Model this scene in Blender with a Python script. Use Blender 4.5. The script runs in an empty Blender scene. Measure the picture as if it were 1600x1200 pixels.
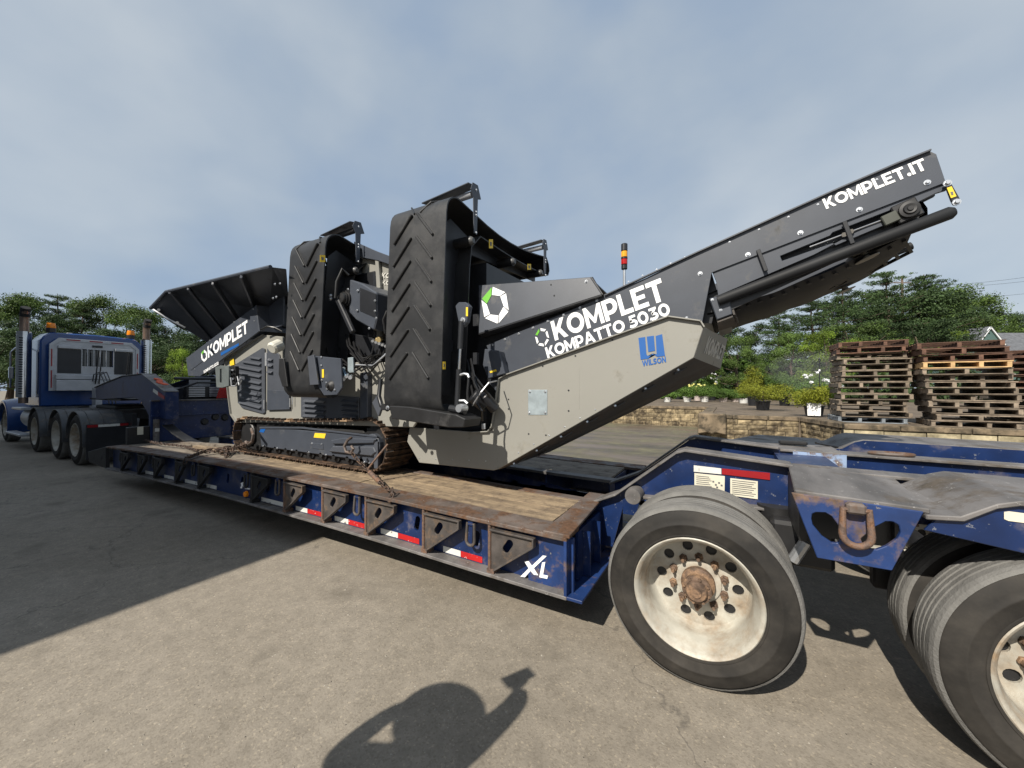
import bpy, bmesh, math, random
from mathutils import Vector, Matrix, noise
from mathutils.geometry import tessellate_polygon
random.seed(7)
R = math.radians
S = bpy.context.scene
COL = S.collection

# ---------------------------------------------------------------- camera
# world: +X runs towards the rear of the trailer, +Y across it away from the photographer, Z up
CAM_H, FPX, PITCH, YAW = 1.58, 600.0, math.atan(7/600.0), R(29.7)
cam_data = bpy.data.cameras.new('camera')
cam_data.sensor_width = 36.0
cam_data.lens = 36.0*FPX/1600.0
cam_data.clip_start = 0.02
cam_data.clip_end = 2000
cam = bpy.data.objects.new('camera', cam_data)
COL.objects.link(cam)
cam.location = (0, 0, CAM_H)
cam.rotation_euler = (math.pi/2 + PITCH, 0, YAW)
S.camera = cam

# ---------------------------------------------------------------- sky, sun, exposure
SUN_EL = R(42.5); SUN_H = (0.135, 0.991)      # elevation; horizontal direction in which the light travels
world = bpy.data.worlds.new('World')
S.world = world
world.use_nodes = True
wn, wl = world.node_tree.nodes, world.node_tree.links
wn.clear()
wo = wn.new('ShaderNodeOutputWorld'); bg = wn.new('ShaderNodeBackground')
sky = wn.new('ShaderNodeTexSky'); sky.sky_type = 'NISHITA'; sky.sun_disc = False
sky.sun_elevation = SUN_EL
sky.sun_rotation = math.atan2(-SUN_H[0], -SUN_H[1])
sky.dust_density = 2.0; sky.air_density = 1.0
tc = wn.new('ShaderNodeTexCoord')
mp = wn.new('ShaderNodeMapping'); mp.inputs['Scale'].default_value = (1.0, 1.0, 1.7)
mp.inputs['Rotation'].default_value = (0.12, 0.25, 0.3)
n1 = wn.new('ShaderNodeTexNoise'); n1.inputs['Scale'].default_value = 1.35; n1.inputs['Detail'].default_value = 5
n1.inputs['Roughness'].default_value = 0.5; n1.inputs['Distortion'].default_value = 0.1
n2 = wn.new('ShaderNodeTexNoise'); n2.inputs['Scale'].default_value = 5.5; n2.inputs['Detail'].default_value = 8
n2.inputs['Distortion'].default_value = 0.15; n2.inputs['Roughness'].default_value = 0.45
cr = wn.new('ShaderNodeValToRGB')
e = cr.color_ramp.elements
e[0].position = 0.36; e[0].color = (2.7, 3.5, 4.65, 1)
e[1].position = 0.64; e[1].color = (4.45, 4.95, 5.4, 1)
e = cr.color_ramp.elements.new(0.5); e.color = (3.5, 4.15, 4.9, 1)
ad = wn.new('ShaderNodeMath'); ad.operation = 'MULTIPLY_ADD'; ad.inputs[1].default_value = 0.22; ad.inputs[2].default_value = 0
ad2 = wn.new('ShaderNodeMath'); ad2.operation = 'MULTIPLY_ADD'; ad2.inputs[1].default_value = 0.78
mx = wn.new('ShaderNodeMix'); mx.data_type = 'RGBA'; mx.inputs['Factor'].default_value = 0.82
wl.new(tc.outputs['Generated'], mp.inputs['Vector'])
wl.new(mp.outputs['Vector'], n1.inputs['Vector']); wl.new(mp.outputs['Vector'], n2.inputs['Vector'])
wl.new(n2.outputs['Fac'], ad.inputs[0]); wl.new(n1.outputs['Fac'], ad2.inputs[0]); wl.new(ad.outputs[0], ad2.inputs[2])
wl.new(ad2.outputs[0], cr.inputs['Fac'])
wl.new(sky.outputs['Color'], mx.inputs['A']); wl.new(cr.outputs['Color'], mx.inputs['B'])
wl.new(mx.outputs['Result'], bg.inputs['Color'])
bg.inputs['Strength'].default_value = 0.085
wl.new(bg.outputs['Background'], wo.inputs['Surface'])
sun_data = bpy.data.lights.new('sun', 'SUN')
sun_data.energy = 4.6; sun_data.angle = R(0.55); sun_data.color = (1.0, 0.93, 0.82)
sun = bpy.data.objects.new('sun', sun_data); COL.objects.link(sun)
ld = Vector((SUN_H[0]*math.cos(SUN_EL), SUN_H[1]*math.cos(SUN_EL), -math.sin(SUN_EL)))
sun.rotation_euler = ld.to_track_quat('-Z', 'Y').to_euler()
S.view_settings.view_transform = 'Standard'
S.view_settings.look = 'None'
S.view_settings.exposure = 0.58
S.view_settings.gamma = 1.0
S.view_settings.use_curve_mapping = False

# ---------------------------------------------------------------- measuring: photo ray -> point on a real plane
_f = (-math.sin(YAW), math.cos(YAW)); _r = (math.cos(YAW), math.sin(YAW))
def ray(px, py):
    x = (px-800)/FPX; y = -(py-600)/FPX
    fw = math.cos(PITCH)-y*math.sin(PITCH); up = math.sin(PITCH)+y*math.cos(PITCH)
    return (_f[0]*fw+_r[0]*x, _f[1]*fw+_r[1]*x, up)
def PY(px, py, Y):
    d = ray(px, py); t = Y/d[1]; return Vector((d[0]*t, Y, CAM_H+d[2]*t))
def PX(px, py, X):
    d = ray(px, py); t = X/d[0]; return Vector((X, d[1]*t, CAM_H+d[2]*t))
def PZ(px, py, Z):
    d = ray(px, py); t = (Z-CAM_H)/d[2]; return Vector((d[0]*t, d[1]*t, Z))

# ---------------------------------------------------------------- mesh helpers
class MB:
    def __init__(s): s.v = []; s.f = []
    def add(s, vs, fs):
        o = len(s.v); s.v += [tuple(p) for p in vs]; s.f += [tuple(i+o for i in f) for f in fs]; return s
    def box(s, x0, x1, y0, y1, z0, z1):
        vs = [(x, y, z) for z in (z0, z1) for y in (y0, y1) for x in (x0, x1)]
        return s.add(vs, [(0,2,3,1),(4,5,7,6),(0,1,5,4),(2,6,7,3),(0,4,6,2),(1,3,7,5)])
    def obox(s, c, h, rot=(0,0,0)):
        from mathutils import Euler
        m = Euler(rot).to_matrix(); c = Vector(c)
        vs = [c + m @ Vector((x*h[0], y*h[1], z*h[2])) for z in (-1,1) for y in (-1,1) for x in (-1,1)]
        return s.add(vs, [(0,2,3,1),(4,5,7,6),(0,1,5,4),(2,6,7,3),(0,4,6,2),(1,3,7,5)])
    def beam(s, a, b, w, h, up=(0,0,1)):          # w across, h along up
        a = Vector(a); b = Vector(b); d = (b-a).normalized(); u = Vector(up)
        sd = d.cross(u)
        if sd.length < 1e-4: sd = d.cross(Vector((1,0,0)))
        sd.normalize(); u = sd.cross(d)
        vs = []
        for p in (a, b):
            for k, l in ((-1,-1),(1,-1),(1,1),(-1,1)): vs.append(p + sd*k*w/2 + u*l*h/2)
        return s.add(vs, [(3,2,1,0),(4,5,6,7),(0,1,5,4),(1,2,6,5),(2,3,7,6),(3,0,4,7)])
    def tube(s, pts, r, n=8, closed=False):
        pts = [Vector(p) for p in pts]; rings = []; N = len(pts); pu = None
        for i, p in enumerate(pts):
            a = pts[(i-1) % N] if (closed or i > 0) else p
            b = pts[(i+1) % N] if (closed or i < N-1) else p
            d = (b-a).normalized()
            if pu is None:
                u = d.cross(Vector((0,0,1)))
                if u.length < 0.05: u = d.cross(Vector((0,1,0)))
            else: u = pu - d*pu.dot(d)
            u.normalize(); pu = u; w = d.cross(u)
            rr = r[i] if isinstance(r, (list, tuple)) else r
            rings.append([p + (u*math.cos(2*math.pi*k/n) + w*math.sin(2*math.pi*k/n))*rr for k in range(n)])
        vs = [q for rg in rings for q in rg]; fs = []
        M = N if closed else N-1
        for i in range(M):
            j = (i+1) % N
            for k in range(n):
                l = (k+1) % n; fs.append((i*n+k, i*n+l, j*n+l, j*n+k))
        if not closed: fs += [tuple(range(n-1,-1,-1)), tuple((N-1)*n+k for k in range(n))]
        return s.add(vs, fs)
    def lathe(s, prof, c, axis=(0,1,0), n=32, caps=False):     # prof: (radius, distance along axis)
        ax = Vector(axis).normalized(); u = ax.cross(Vector((0,0,1)))
        if u.length < .05: u = ax.cross(Vector((0,1,0)))
        u.normalize(); w = ax.cross(u); c = Vector(c)
        vs = []; fs = []
        for r, h in prof:
            for k in range(n):
                t = 2*math.pi*k/n; vs.append(c + ax*h + (u*math.cos(t)+w*math.sin(t))*r)
        for i in range(len(prof)-1):
            for k in range(n):
                l = (k+1) % n; fs.append((i*n+k, i*n+l, (i+1)*n+l, (i+1)*n+k))
        if caps: fs += [tuple(range(n-1,-1,-1)), tuple((len(prof)-1)*n+k for k in range(n))]
        return s.add(vs, fs)
    def cyl(s, a, b, r, n=16):
        a = Vector(a); b = Vector(b)
        return s.lathe([(r,0),(r,(b-a).length)], a, b-a, n, True)
    def prism(s, pts, vec, holes=()):              # planar 3D outline swept by vec, with holes
        vec = Vector(vec); loops = [[Vector(p) for p in pts]] + [[Vector(p) for p in h] for h in holes]
        flat = [p for l in loops for p in l]; N = len(flat)
        if len(loops) == 1 and False: pass
        tris = tessellate_polygon(loops) if holes else None
        vs = flat + [p+vec for p in flat]; fs = []
        if holes:
            for t in tris: fs.append(tuple(t)); fs.append(tuple(i+N for i in reversed(t)))
        else:
            fs.append(tuple(range(N))); fs.append(tuple(reversed(range(N, 2*N))))
        o = 0
        for l in loops:
            m = len(l)
            for k in range(m):
                a, b = o+k, o+(k+1) % m; fs.append((a, a+N, b+N, b))
            o += m
        return s.add(vs, fs)
    def build(s, name, mat, parent=None, bevel=0, smooth=False, kind=None, sub=None):
        me = bpy.data.meshes.new(name); me.from_pydata(s.v, [], s.f); me.update()
        bm = bmesh.new(); bm.from_mesh(me); bmesh.ops.recalc_face_normals(bm, faces=bm.faces)
        bm.to_mesh(me); bm.free()
        if mat: me.materials.append(mat)
        if smooth:
            me.polygons.foreach_set('use_smooth', [True]*len(me.polygons)); me.update()
            try: me.set_sharp_from_angle(angle=R(38))
            except Exception: pass
        o = bpy.data.objects.new(name, me); COL.objects.link(o)
        if bevel:
            b = o.modifiers.new('bevel', 'BEVEL'); b.width = bevel; b.segments = 1; b.limit_method = 'ANGLE'; b.angle_limit = R(40)
        if parent: attach(o, parent)
        if kind: o['kind'] = kind
        return o
def worldloc(p):
    l = Vector((0,0,0))
    while p is not None:
        if p.type == 'EMPTY': l += Vector(p.location)
        p = p.parent
    return l
def attach(o, parent):
    o.parent = parent
    if parent.type == 'EMPTY': o.matrix_parent_inverse = Matrix.Translation(-worldloc(parent))
    return o
def thing(name, label, cat, loc=(0,0,0), group=None, rotz=0):
    o = bpy.data.objects.new(name, None); COL.objects.link(o); o.empty_display_size = 0.2
    o.location = loc; o.rotation_euler = (0,0,rotz); o['label'] = label; o['category'] = cat; o['kind'] = 'thing'
    if group: o['group'] = group
    return o
def part_empty(name, parent, loc=(0,0,0), label=None):
    o = bpy.data.objects.new(name, None); COL.objects.link(o); o.empty_display_size = 0.1
    o.parent = parent; o.location = Vector(loc) - Vector(parent.location)
    if label: o['label'] = label
    return o
def tag(o, label, cat, group=None):
    o['label'] = label; o['category'] = cat
    if group: o['group'] = group
    return o
def copy_tree(o, parent=None):
    c = o.copy(); COL.objects.link(c)
    if parent: c.parent = parent
    for ch in list(KIDS(o)): copy_tree(ch, c)
    return c
def KIDS(o): return [x for x in o.children]
def inst(o, parent, loc, rot=None, label=None):           # copy of a mesh part sharing its data, at a world place
    c = o.copy(); COL.objects.link(c)
    c.location = loc
    if rot: c.rotation_euler = rot
    if parent:
        c.parent = parent
        if parent.type == 'EMPTY': c.matrix_parent_inverse = Matrix.Translation(-Vector(parent.location))
    if label: c['label'] = label
    return c
def plate(name, pts, Y, th, mat, parent, holes=(), bevel=0.004, label=None):
    m = MB().prism([PY(x, y, Y) for x, y in pts], (0, th, 0), [[PY(x, y, Y) for x, y in h] for h in holes])
    o = m.build(name, mat, parent, bevel)
    if label: o['label'] = label
    return o

# ---------------------------------------------------------------- materials
def mat(name, col, rough=0.5, metal=0.0, var=0.15, vscale=6.0, dirt=None, dirt_amt=0.0, dscale=4.0, bump=0.0, bscale=60.0,
        spec=0.5, coat=0.0, streak=None, transl=0.0, objvar=0.0, chips=None, sharp=0.06, emit=0):
    m = bpy.data.materials.new(name); m.use_nodes = True
    nt = m.node_tree; N, L = nt.nodes, nt.links
    b = N['Principled BSDF']
    b.inputs['Roughness'].default_value = rough; b.inputs['Metallic'].default_value = metal
    b.inputs['Specular IOR Level'].default_value = spec
    if coat: b.inputs['Coat Weight'].default_value = coat; b.inputs['Coat Roughness'].default_value = 0.12
    geo = N.new('ShaderNodeNewGeometry')
    pos = geo.outputs['Position']
    def nz(scale, detail=6, rgh=0.55, vec=None, stretch=None):
        t = N.new('ShaderNodeTexNoise'); t.inputs['Scale'].default_value = scale; t.inputs['Detail'].default_value = detail
        t.inputs['Roughness'].default_value = rgh
        v = vec or pos
        if stretch:
            mp = N.new('ShaderNodeMapping'); mp.inputs['Scale'].default_value = stretch; L.new(v, mp.inputs['Vector']); v = mp.outputs['Vector']
        L.new(v, t.inputs['Vector']); return t.outputs['Fac']
    def ramp(fac, a, c0, bq, c1):
        r = N.new('ShaderNodeValToRGB'); r.color_ramp.elements[0].position = a; r.color_ramp.elements[1].position = bq
        r.color_ramp.elements[0].color = (*c0, 1); r.color_ramp.elements[1].color = (*c1, 1); L.new(fac, r.inputs['Fac']); return r.outputs['Color']
    def mix(fac, a, c, mode='MIX'):
        x = N.new('ShaderNodeMix'); x.data_type = 'RGBA'; x.blend_type = mode
        if isinstance(fac, float): x.inputs['Factor'].default_value = fac
        else: L.new(fac, x.inputs['Factor'])
        if isinstance(a, tuple): x.inputs['A'].default_value = (*a, 1)
        else: L.new(a, x.inputs['A'])
        if isinstance(c, tuple): x.inputs['B'].default_value = (*c, 1)
        else: L.new(c, x.inputs['B'])
        return x.outputs['Result']
    lo = tuple(c*(1-var) for c in col); hi = tuple(min(1, c*(1+var)) for c in col)
    c = ramp(nz(vscale, stretch=streak), 0.35, lo, 0.65, hi)
    rsock = None
    if dirt and dirt_amt > 0:
        th = 1.0 - dirt_amt
        f = ramp(nz(dscale, 9, 0.68), 0.28+0.42*th-sharp, (0,0,0), 0.28+0.42*th+sharp, (1,1,1))
        dc = ramp(nz(dscale*5, 5), 0.3, tuple(k*0.6 for k in dirt), 0.7, tuple(min(1, k*1.3) for k in dirt))
        c = mix(f, c, dc)
        r2 = N.new('ShaderNodeMapRange'); r2.inputs['To Min'].default_value = rough; r2.inputs['To Max'].default_value = 0.85
        L.new(f, r2.inputs['Value']); L.new(r2.outputs['Result'], b.inputs['Roughness'])
    if chips:
        f = ramp(nz(28, 6, 0.7), 0.64, (0,0,0), 0.66, (1,1,1)); c = mix(f, c, chips)
    if objvar:
        oi = N.new('ShaderNodeObjectInfo'); hs = N.new('ShaderNodeMapRange')
        hs.inputs['To Min'].default_value = 1-objvar; hs.inputs['To Max'].default_value = 1+objvar
        L.new(oi.outputs['Random'], hs.inputs['Value']); x = N.new('ShaderNodeVectorMath'); x.operation = 'SCALE'
        L.new(c, x.inputs[0]); L.new(hs.outputs['Result'], x.inputs['Scale']); c = x.outputs['Vector']
    L.new(c, b.inputs['Base Color'])
    if bump:
        bp = N.new('ShaderNodeBump'); bp.inputs['Strength'].default_value = bump; bp.inputs['Distance'].default_value = 0.01
        L.new(nz(bscale, 4, 0.6, stretch=streak), bp.inputs['Height']); L.new(bp.outputs['Normal'], b.inputs['Normal'])
    if transl:
        tr = N.new('ShaderNodeBsdfTranslucent'); ms = N.new('ShaderNodeMixShader'); ms.inputs['Fac'].default_value = transl
        L.new(c, tr.inputs['Color']); L.new(b.outputs['BSDF'], ms.inputs[1]); L.new(tr.outputs['BSDF'], ms.inputs[2])
        L.new(ms.outputs['Shader'], N['Material Output'].inputs['Surface'])
    return m
RUST = (0.10, 0.052, 0.028); DUST = (0.20, 0.165, 0.12)
M = {}
M['anthracite'] = mat('anthracite_paint', (0.046,0.053,0.068), 0.42, var=0.07, dirt=(0.09,0.09,0.09), dirt_amt=0.12, bump=0.03, bscale=180)
M['black'] = mat('black_paint', (0.014,0.015,0.018), 0.4, var=0.2, bump=0.03)
M['darkmech'] = mat('greasy_and_shaded_steel', (0.012,0.012,0.013), 0.5, var=0.3, dirt=(0.035,0.034,0.034), dirt_amt=0.15)  # also stands in for shade on the front brackets and rings
M['beige'] = mat('silk_grey_paint', (0.236,0.232,0.210), 0.45, var=0.03, vscale=2, dirt=(0.2,0.19,0.16), dirt_amt=0.12)
M['louver'] = mat('louver_grey_paint', (0.060,0.066,0.080), 0.4, var=0.05)
M['white'] = mat('white_lettering', (0.80,0.81,0.82), 0.5, var=0.02)
M['green'] = mat('green_decal', (0.12,0.40,0.03), 0.5, var=0.03)
M['bluedecal'] = mat('blue_decal', (0.006,0.085,0.31), 0.5, var=0.03)
M['palegrey'] = mat('pale_lettering', (0.50,0.49,0.45), 0.5, var=0.03)
M['yellow'] = mat('yellow_sticker', (0.75,0.52,0.03), 0.5, var=0.05)
M['zinc'] = mat('zinc_bolt', (0.55,0.57,0.60), 0.35, 0.8, var=0.15)
M['galv'] = mat('galvanised_plate', (0.36,0.42,0.45), 0.45, 0.5, var=0.15, vscale=14)
M['chrome'] = mat('chrome', (0.55,0.56,0.58), 0.16, 1.0, var=0.1)
M['alu'] = mat('brushed_aluminium', (0.42,0.43,0.45), 0.4, 0.5, var=0.1)
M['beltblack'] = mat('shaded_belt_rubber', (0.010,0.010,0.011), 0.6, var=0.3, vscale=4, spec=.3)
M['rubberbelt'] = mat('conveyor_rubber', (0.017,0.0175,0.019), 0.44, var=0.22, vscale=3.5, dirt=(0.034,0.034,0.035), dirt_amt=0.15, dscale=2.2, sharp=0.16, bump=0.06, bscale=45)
M['blue'] = mat('trailer_blue_paint', (0.006,0.020,0.080), 0.36, var=0.22, dirt=DUST, dirt_amt=0.06, dscale=3.0, sharp=0.12, chips=(0.13,0.14,0.17))
M['bluerust'] = mat('trailer_blue_rusting', (0.009,0.030,0.115), 0.5, var=0.25, dirt=(0.13,0.085,0.06), dirt_amt=0.30, dscale=5.0, sharp=0.06, chips=(0.16,0.15,0.15))
M['steeltop'] = mat('worn_steel_flange', (0.115,0.092,0.080), 0.62, 0.15, var=0.35, vscale=5, dirt=RUST, dirt_amt=0.4, dscale=7, chips=(0.22,0.20,0.19), bump=0.25, bscale=35)
M['greytop'] = mat('worn_grey_plate', (0.125,0.118,0.115), 0.6, 0.1, var=0.35, vscale=6, dirt=(0.09,0.075,0.06), dirt_amt=0.3, dscale=4, chips=(0.28,0.27,0.26), bump=0.2, bscale=40, streak=(1,0.25,1))
M['outrig'] = mat('weathered_bracket', (0.060,0.052,0.048), 0.6, var=0.35, vscale=8, dirt=(0.11,0.075,0.05), dirt_amt=0.3, dscale=9, bump=0.15)
M['wood'] = mat('raw_deck_wood', (0.24,0.18,0.115), 0.85, var=0.30, vscale=9, dirt=(0.11,0.08,0.055), dirt_amt=0.32, dscale=6, bump=0.5, bscale=50, streak=(0.22,2.2,1), sharp=.1)
M['woodgrey'] = mat('weathered_deck_wood', (0.17,0.145,0.115), 0.85, var=0.3, vscale=10, dirt=(0.08,0.06,0.045), dirt_amt=0.3, dscale=6, bump=0.5, bscale=50, streak=(0.22,2.2,1))
M['rustiron'] = mat('rusty_iron', (0.15,0.10,0.078), 0.7, 0.2, var=0.4, vscale=30, dirt=(0.17,0.09,0.05), dirt_amt=0.4, dscale=30, bump=0.4, bscale=120)
M['trackiron'] = mat('track_shoe_iron', (0.060,0.040,0.028), 0.6, 0.35, var=0.4, vscale=20, dirt=(0.15,0.09,0.055), dirt_amt=0.35, dscale=16, bump=0.3, objvar=0.25)
M['trackpad'] = mat('track_edge_iron', (0.035,0.036,0.030), 0.6, 0.2, var=0.3, vscale=20, objvar=0.25)
M['rim'] = mat('dusty_cream_rim', (0.40,0.385,0.335), 0.45, var=0.14, vscale=7, dirt=(0.22,0.155,0.095), dirt_amt=0.28, dscale=5, sharp=0.14)
M['hub'] = mat('rusty_hub', (0.10,0.065,0.045), 0.75, 0.1, var=0.4, vscale=25, dirt=(0.24,0.15,0.09), dirt_amt=0.4, dscale=16, bump=0.3)
M['tread'] = mat('dusty_tread', (0.135,0.132,0.125), 0.9, var=0.2, vscale=7, bump=0.5, bscale=90)
M['sidewall'] = mat('tyre_sidewall', (0.019,0.0175,0.016), 0.7, var=0.3, vscale=3, spec=.3, dirt=(0.045,0.040,0.034), dirt_amt=0.28, dscale=3, sharp=0.18, bump=0.05)
M['redtape'] = mat('red_reflector', (0.42,0.012,0.012), 0.4, var=0.1, dirt=(0.6,0.58,0.55), dirt_amt=0.2, dscale=30, sharp=0.02)
M['redplain'] = mat('dark_red_reflector', (0.26,0.008,0.012), 0.35, var=0.1)
M['whitetape'] = mat('white_reflector', (0.62,0.62,0.58), 0.45, var=0.08, dirt=(0.10,0.09,0.08), dirt_amt=0.2, dscale=20, sharp=0.03)
M['paper'] = mat('paper_label', (0.60,0.57,0.46), 0.6, var=0.06)
M['ink'] = mat('printed_ink', (0.12,0.12,0.12), 0.6)
M['orangelamp'] = mat('orange_lens', (0.85,0.25,0.01), 0.25, var=0.1)
M['redlamp'] = mat('red_lens', (0.4,0.01,0.01), 0.2)
M['strap'] = mat('orange_strap', (0.55,0.10,0.045), 0.8, var=0.2)
M['truckblue'] = mat('truck_blue_paint', (0.008,0.045,0.175), 0.25, var=0.05, coat=0.5)
M['glass'] = mat('dark_window_glass', (0.02,0.025,0.03), 0.06, var=0.1, spec=0.9)
M['rack'] = mat('rack_aluminium', (0.40,0.41,0.43), 0.35, 0.3, var=0.08)
M['plastic'] = mat('fender_plastic', (0.045,0.048,0.052), 0.45, var=0.2, dirt=(0.10,0.09,0.08), dirt_amt=0.3)
M['hose'] = mat('black_hose', (0.012,0.012,0.013), 0.4)
M['exhaust'] = mat('burnt_exhaust', (0.26,0.19,0.15), 0.35, 0.7, var=0.3, streak=(1,1,0.3))
M['sootblack'] = mat('exhaust_soot', (0.01,0.01,0.01), 0.8)
# ================================================================ THE SETTING
def ground_material():
    m = bpy.data.materials.new('asphalt'); m.use_nodes = True; nt = m.node_tree; N, L = nt.nodes, nt.links
    b = N['Principled BSDF']; b.inputs['Roughness'].default_value = 0.85; b.inputs['Specular IOR Level'].default_value = 0.3
    g = N.new('ShaderNodeNewGeometry')
    def nz(s, d=6, r=.6, dist=0):
        t = N.new('ShaderNodeTexNoise'); t.inputs['Scale'].default_value = s; t.inputs['Detail'].default_value = d
        t.inputs['Roughness'].default_value = r; t.inputs['Distortion'].default_value = dist; L.new(g.outputs['Position'], t.inputs['Vector']); return t.outputs['Fac']
    def ramp(f, st):
        r = N.new('ShaderNodeValToRGB'); r.color_ramp.elements[0].position = st[0][0]; r.color_ramp.elements[0].color = (*st[0][1],1)
        r.color_ramp.elements[1].position = st[-1][0]; r.color_ramp.elements[1].color = (*st[-1][1],1)
        for p, c in st[1:-1]: e = r.color_ramp.elements.new(p); e.color = (*c,1)
        L.new(f, r.inputs['Fac']); return r.outputs['Color']
    def mx(f, a, c, mode='MIX'):
        x = N.new('ShaderNodeMix'); x.data_type = 'RGBA'; x.blend_type = mode
        if isinstance(f, float): x.inputs['Factor'].default_value = f
        else: L.new(f, x.inputs['Factor'])
        for s, v in (('A', a), ('B', c)):
            if isinstance(v, tuple): x.inputs[s].default_value = (*v,1)
            else: L.new(v, x.inputs[s])
        return x.outputs['Result']
    big = ramp(nz(0.55, 5, .55, .6), [(.3,(.180,.157,.126)),(.5,(.217,.191,.155)),(.7,(.250,.222,.184))])
    med = ramp(nz(9, 6, .7), [(.3,(.80,.80,.80)),(.7,(1.12,1.12,1.12))])
    c = mx(1.0, big, med, 'MULTIPLY')
    vo = N.new('ShaderNodeTexVoronoi'); vo.inputs['Scale'].default_value = 105; L.new(g.outputs['Position'], vo.inputs['Vector'])
    st = N.new('ShaderNodeSeparateColor'); L.new(vo.outputs['Color'], st.inputs['Color'])
    stones = ramp(st.outputs['Red'], [(0,(.78,.77,.75)),(.4,(1,1,1)),(.9,(1.03,1.03,1.02)),(1,(1.4,1.37,1.3))])
    c = mx(0.8, c, stones, 'MULTIPLY')
    vo2 = N.new('ShaderNodeTexVoronoi'); vo2.inputs['Scale'].default_value = 30; L.new(g.outputs['Position'], vo2.inputs['Vector'])
    peb = ramp(vo2.outputs['Distance'], [(.07,(1,1,1)),(.13,(0,0,0))])
    pm = N.new('ShaderNodeSeparateColor'); L.new(vo2.outputs['Color'], pm.inputs['Color'])
    gate = ramp(pm.outputs['Green'], [(.86,(0,0,0)),(.88,(1,1,1))])
    pc = ramp(pm.outputs['Blue'], [(0,(.05,.045,.04)),(.55,(.12,.11,.09)),(.6,(.34,.32,.28)),(1,(.42,.40,.34))])
    c = mx(mx(1.0, peb, gate, 'MULTIPLY'), c, pc)
    stain = ramp(nz(1.7, 4, .5, .2), [(.60,(0,0,0)),(.72,(1,1,1))])
    c = mx(mx(1.0, stain, (.45,.45,.45), 'MULTIPLY'), c, (.09,.078,.062))
    # thin cracks
    v3 = N.new('ShaderNodeTexVoronoi'); v3.feature = 'DISTANCE_TO_EDGE'; v3.inputs['Scale'].default_value = .32
    wv = N.new('ShaderNodeVectorMath'); wv.operation = 'ADD'; tn = N.new('ShaderNodeTexNoise'); tn.inputs['Scale'].default_value = 2.5; tn.inputs['Detail'].default_value = 6
    L.new(g.outputs['Position'], tn.inputs['Vector']); sc = N.new('ShaderNodeVectorMath'); sc.operation = 'SCALE'; sc.inputs['Scale'].default_value = .9
    L.new(tn.outputs['Color'], sc.inputs[0]); L.new(g.outputs['Position'], wv.inputs[0]); L.new(sc.outputs['Vector'], wv.inputs[1]); L.new(wv.outputs['Vector'], v3.inputs['Vector'])
    crack = ramp(v3.outputs['Distance'], [(.0,(1,1,1)),(.0035,(0,0,0))])
    c = mx(mx(1.0, crack, (.5,.5,.5), 'MULTIPLY'), c, (.06,.055,.05))
    L.new(c, b.inputs['Base Color'])
    bp = N.new('ShaderNodeBump'); bp.inputs['Strength'].default_value = .34; bp.inputs['Distance'].default_value = .006
    ma = N.new('ShaderNodeMath'); ma.operation = 'ADD'; L.new(nz(110, 3, .6), ma.inputs[0]); L.new(peb, ma.inputs[1])
    L.new(ma.outputs[0], bp.inputs['Height']); L.new(bp.outputs['Normal'], b.inputs['Normal'])
    return m
M['asphalt'] = ground_material()
M['wetconc'] = mat('wet_yard_concrete', (0.095,0.072,0.052), 0.38, var=0.4, vscale=0.9, dirt=(0.13,0.125,0.07), dirt_amt=0.32, dscale=0.8, sharp=.15, bump=.3, bscale=12, streak=(.35,2,1))
M['soil'] = mat('terrace_soil', (0.11,0.085,0.06), 0.95, var=0.35, vscale=3, bump=.6, bscale=14)
M['block'] = mat('mossy_wall_block', (0.31,0.245,0.145), 0.85, var=0.3, vscale=9, dirt=(0.05,0.036,0.02), dirt_amt=0.5, dscale=2.6, sharp=.1, bump=.6, bscale=22, objvar=.3)
M['blockpale'] = mat('pale_wall_block', (0.40,0.345,0.225), 0.85, var=0.22, vscale=5, dirt=(0.10,0.085,0.05), dirt_amt=0.32, dscale=2.2, sharp=.14, bump=.5, bscale=18, objvar=.16)
M['coping'] = mat('mossy_coping', (0.15,0.115,0.075), 0.9, var=0.35, vscale=4, dirt=(0.05,0.04,0.025), dirt_amt=0.4, dscale=3, bump=.5, bscale=20)
M['joint'] = mat('wall_core', (0.035,0.027,0.018), 0.95)

g = MB(); g.add([(-400,-200,0),(400,-200,0),(400,600,0),(-400,600,0)], [(0,1,2,3)])
g.build('ground', M['asphalt'], kind='structure')
# wet concrete bay between the trailer and the retaining walls
w = MB(); w.add([(-22,5.6,.004),(2.2,5.6,.004),(2.2,12.2,.004),(-.9,12.9,.004),(-.6,17.4,.004),(-22,17.4,.004)], [(0,1,2,3,4,5)])
w.build('wet_yard', M['wetconc'], kind='structure')
TER = 0.80
t = MB(); t.prism([(-40,17.55,-.1),(-.75,17.55,-.1),(-.75,12.65,-.1),(1.75,12.55,-.1),(2.15,10.65,-.1),(60,10.65,-.1),(60,300,-.1),(-40,300,-.1)], (0,0,TER+.1))
t.build('terrace', M['soil'], kind='structure')
for nm, x0, x1, y0, y1, z in (('woodland_floor', -300, -40, 45, 300, .35),):
    q = MB(); q.box(x0, x1, y0, y1, -.1, z); q.build(nm, M['soil'], kind='structure')

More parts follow.
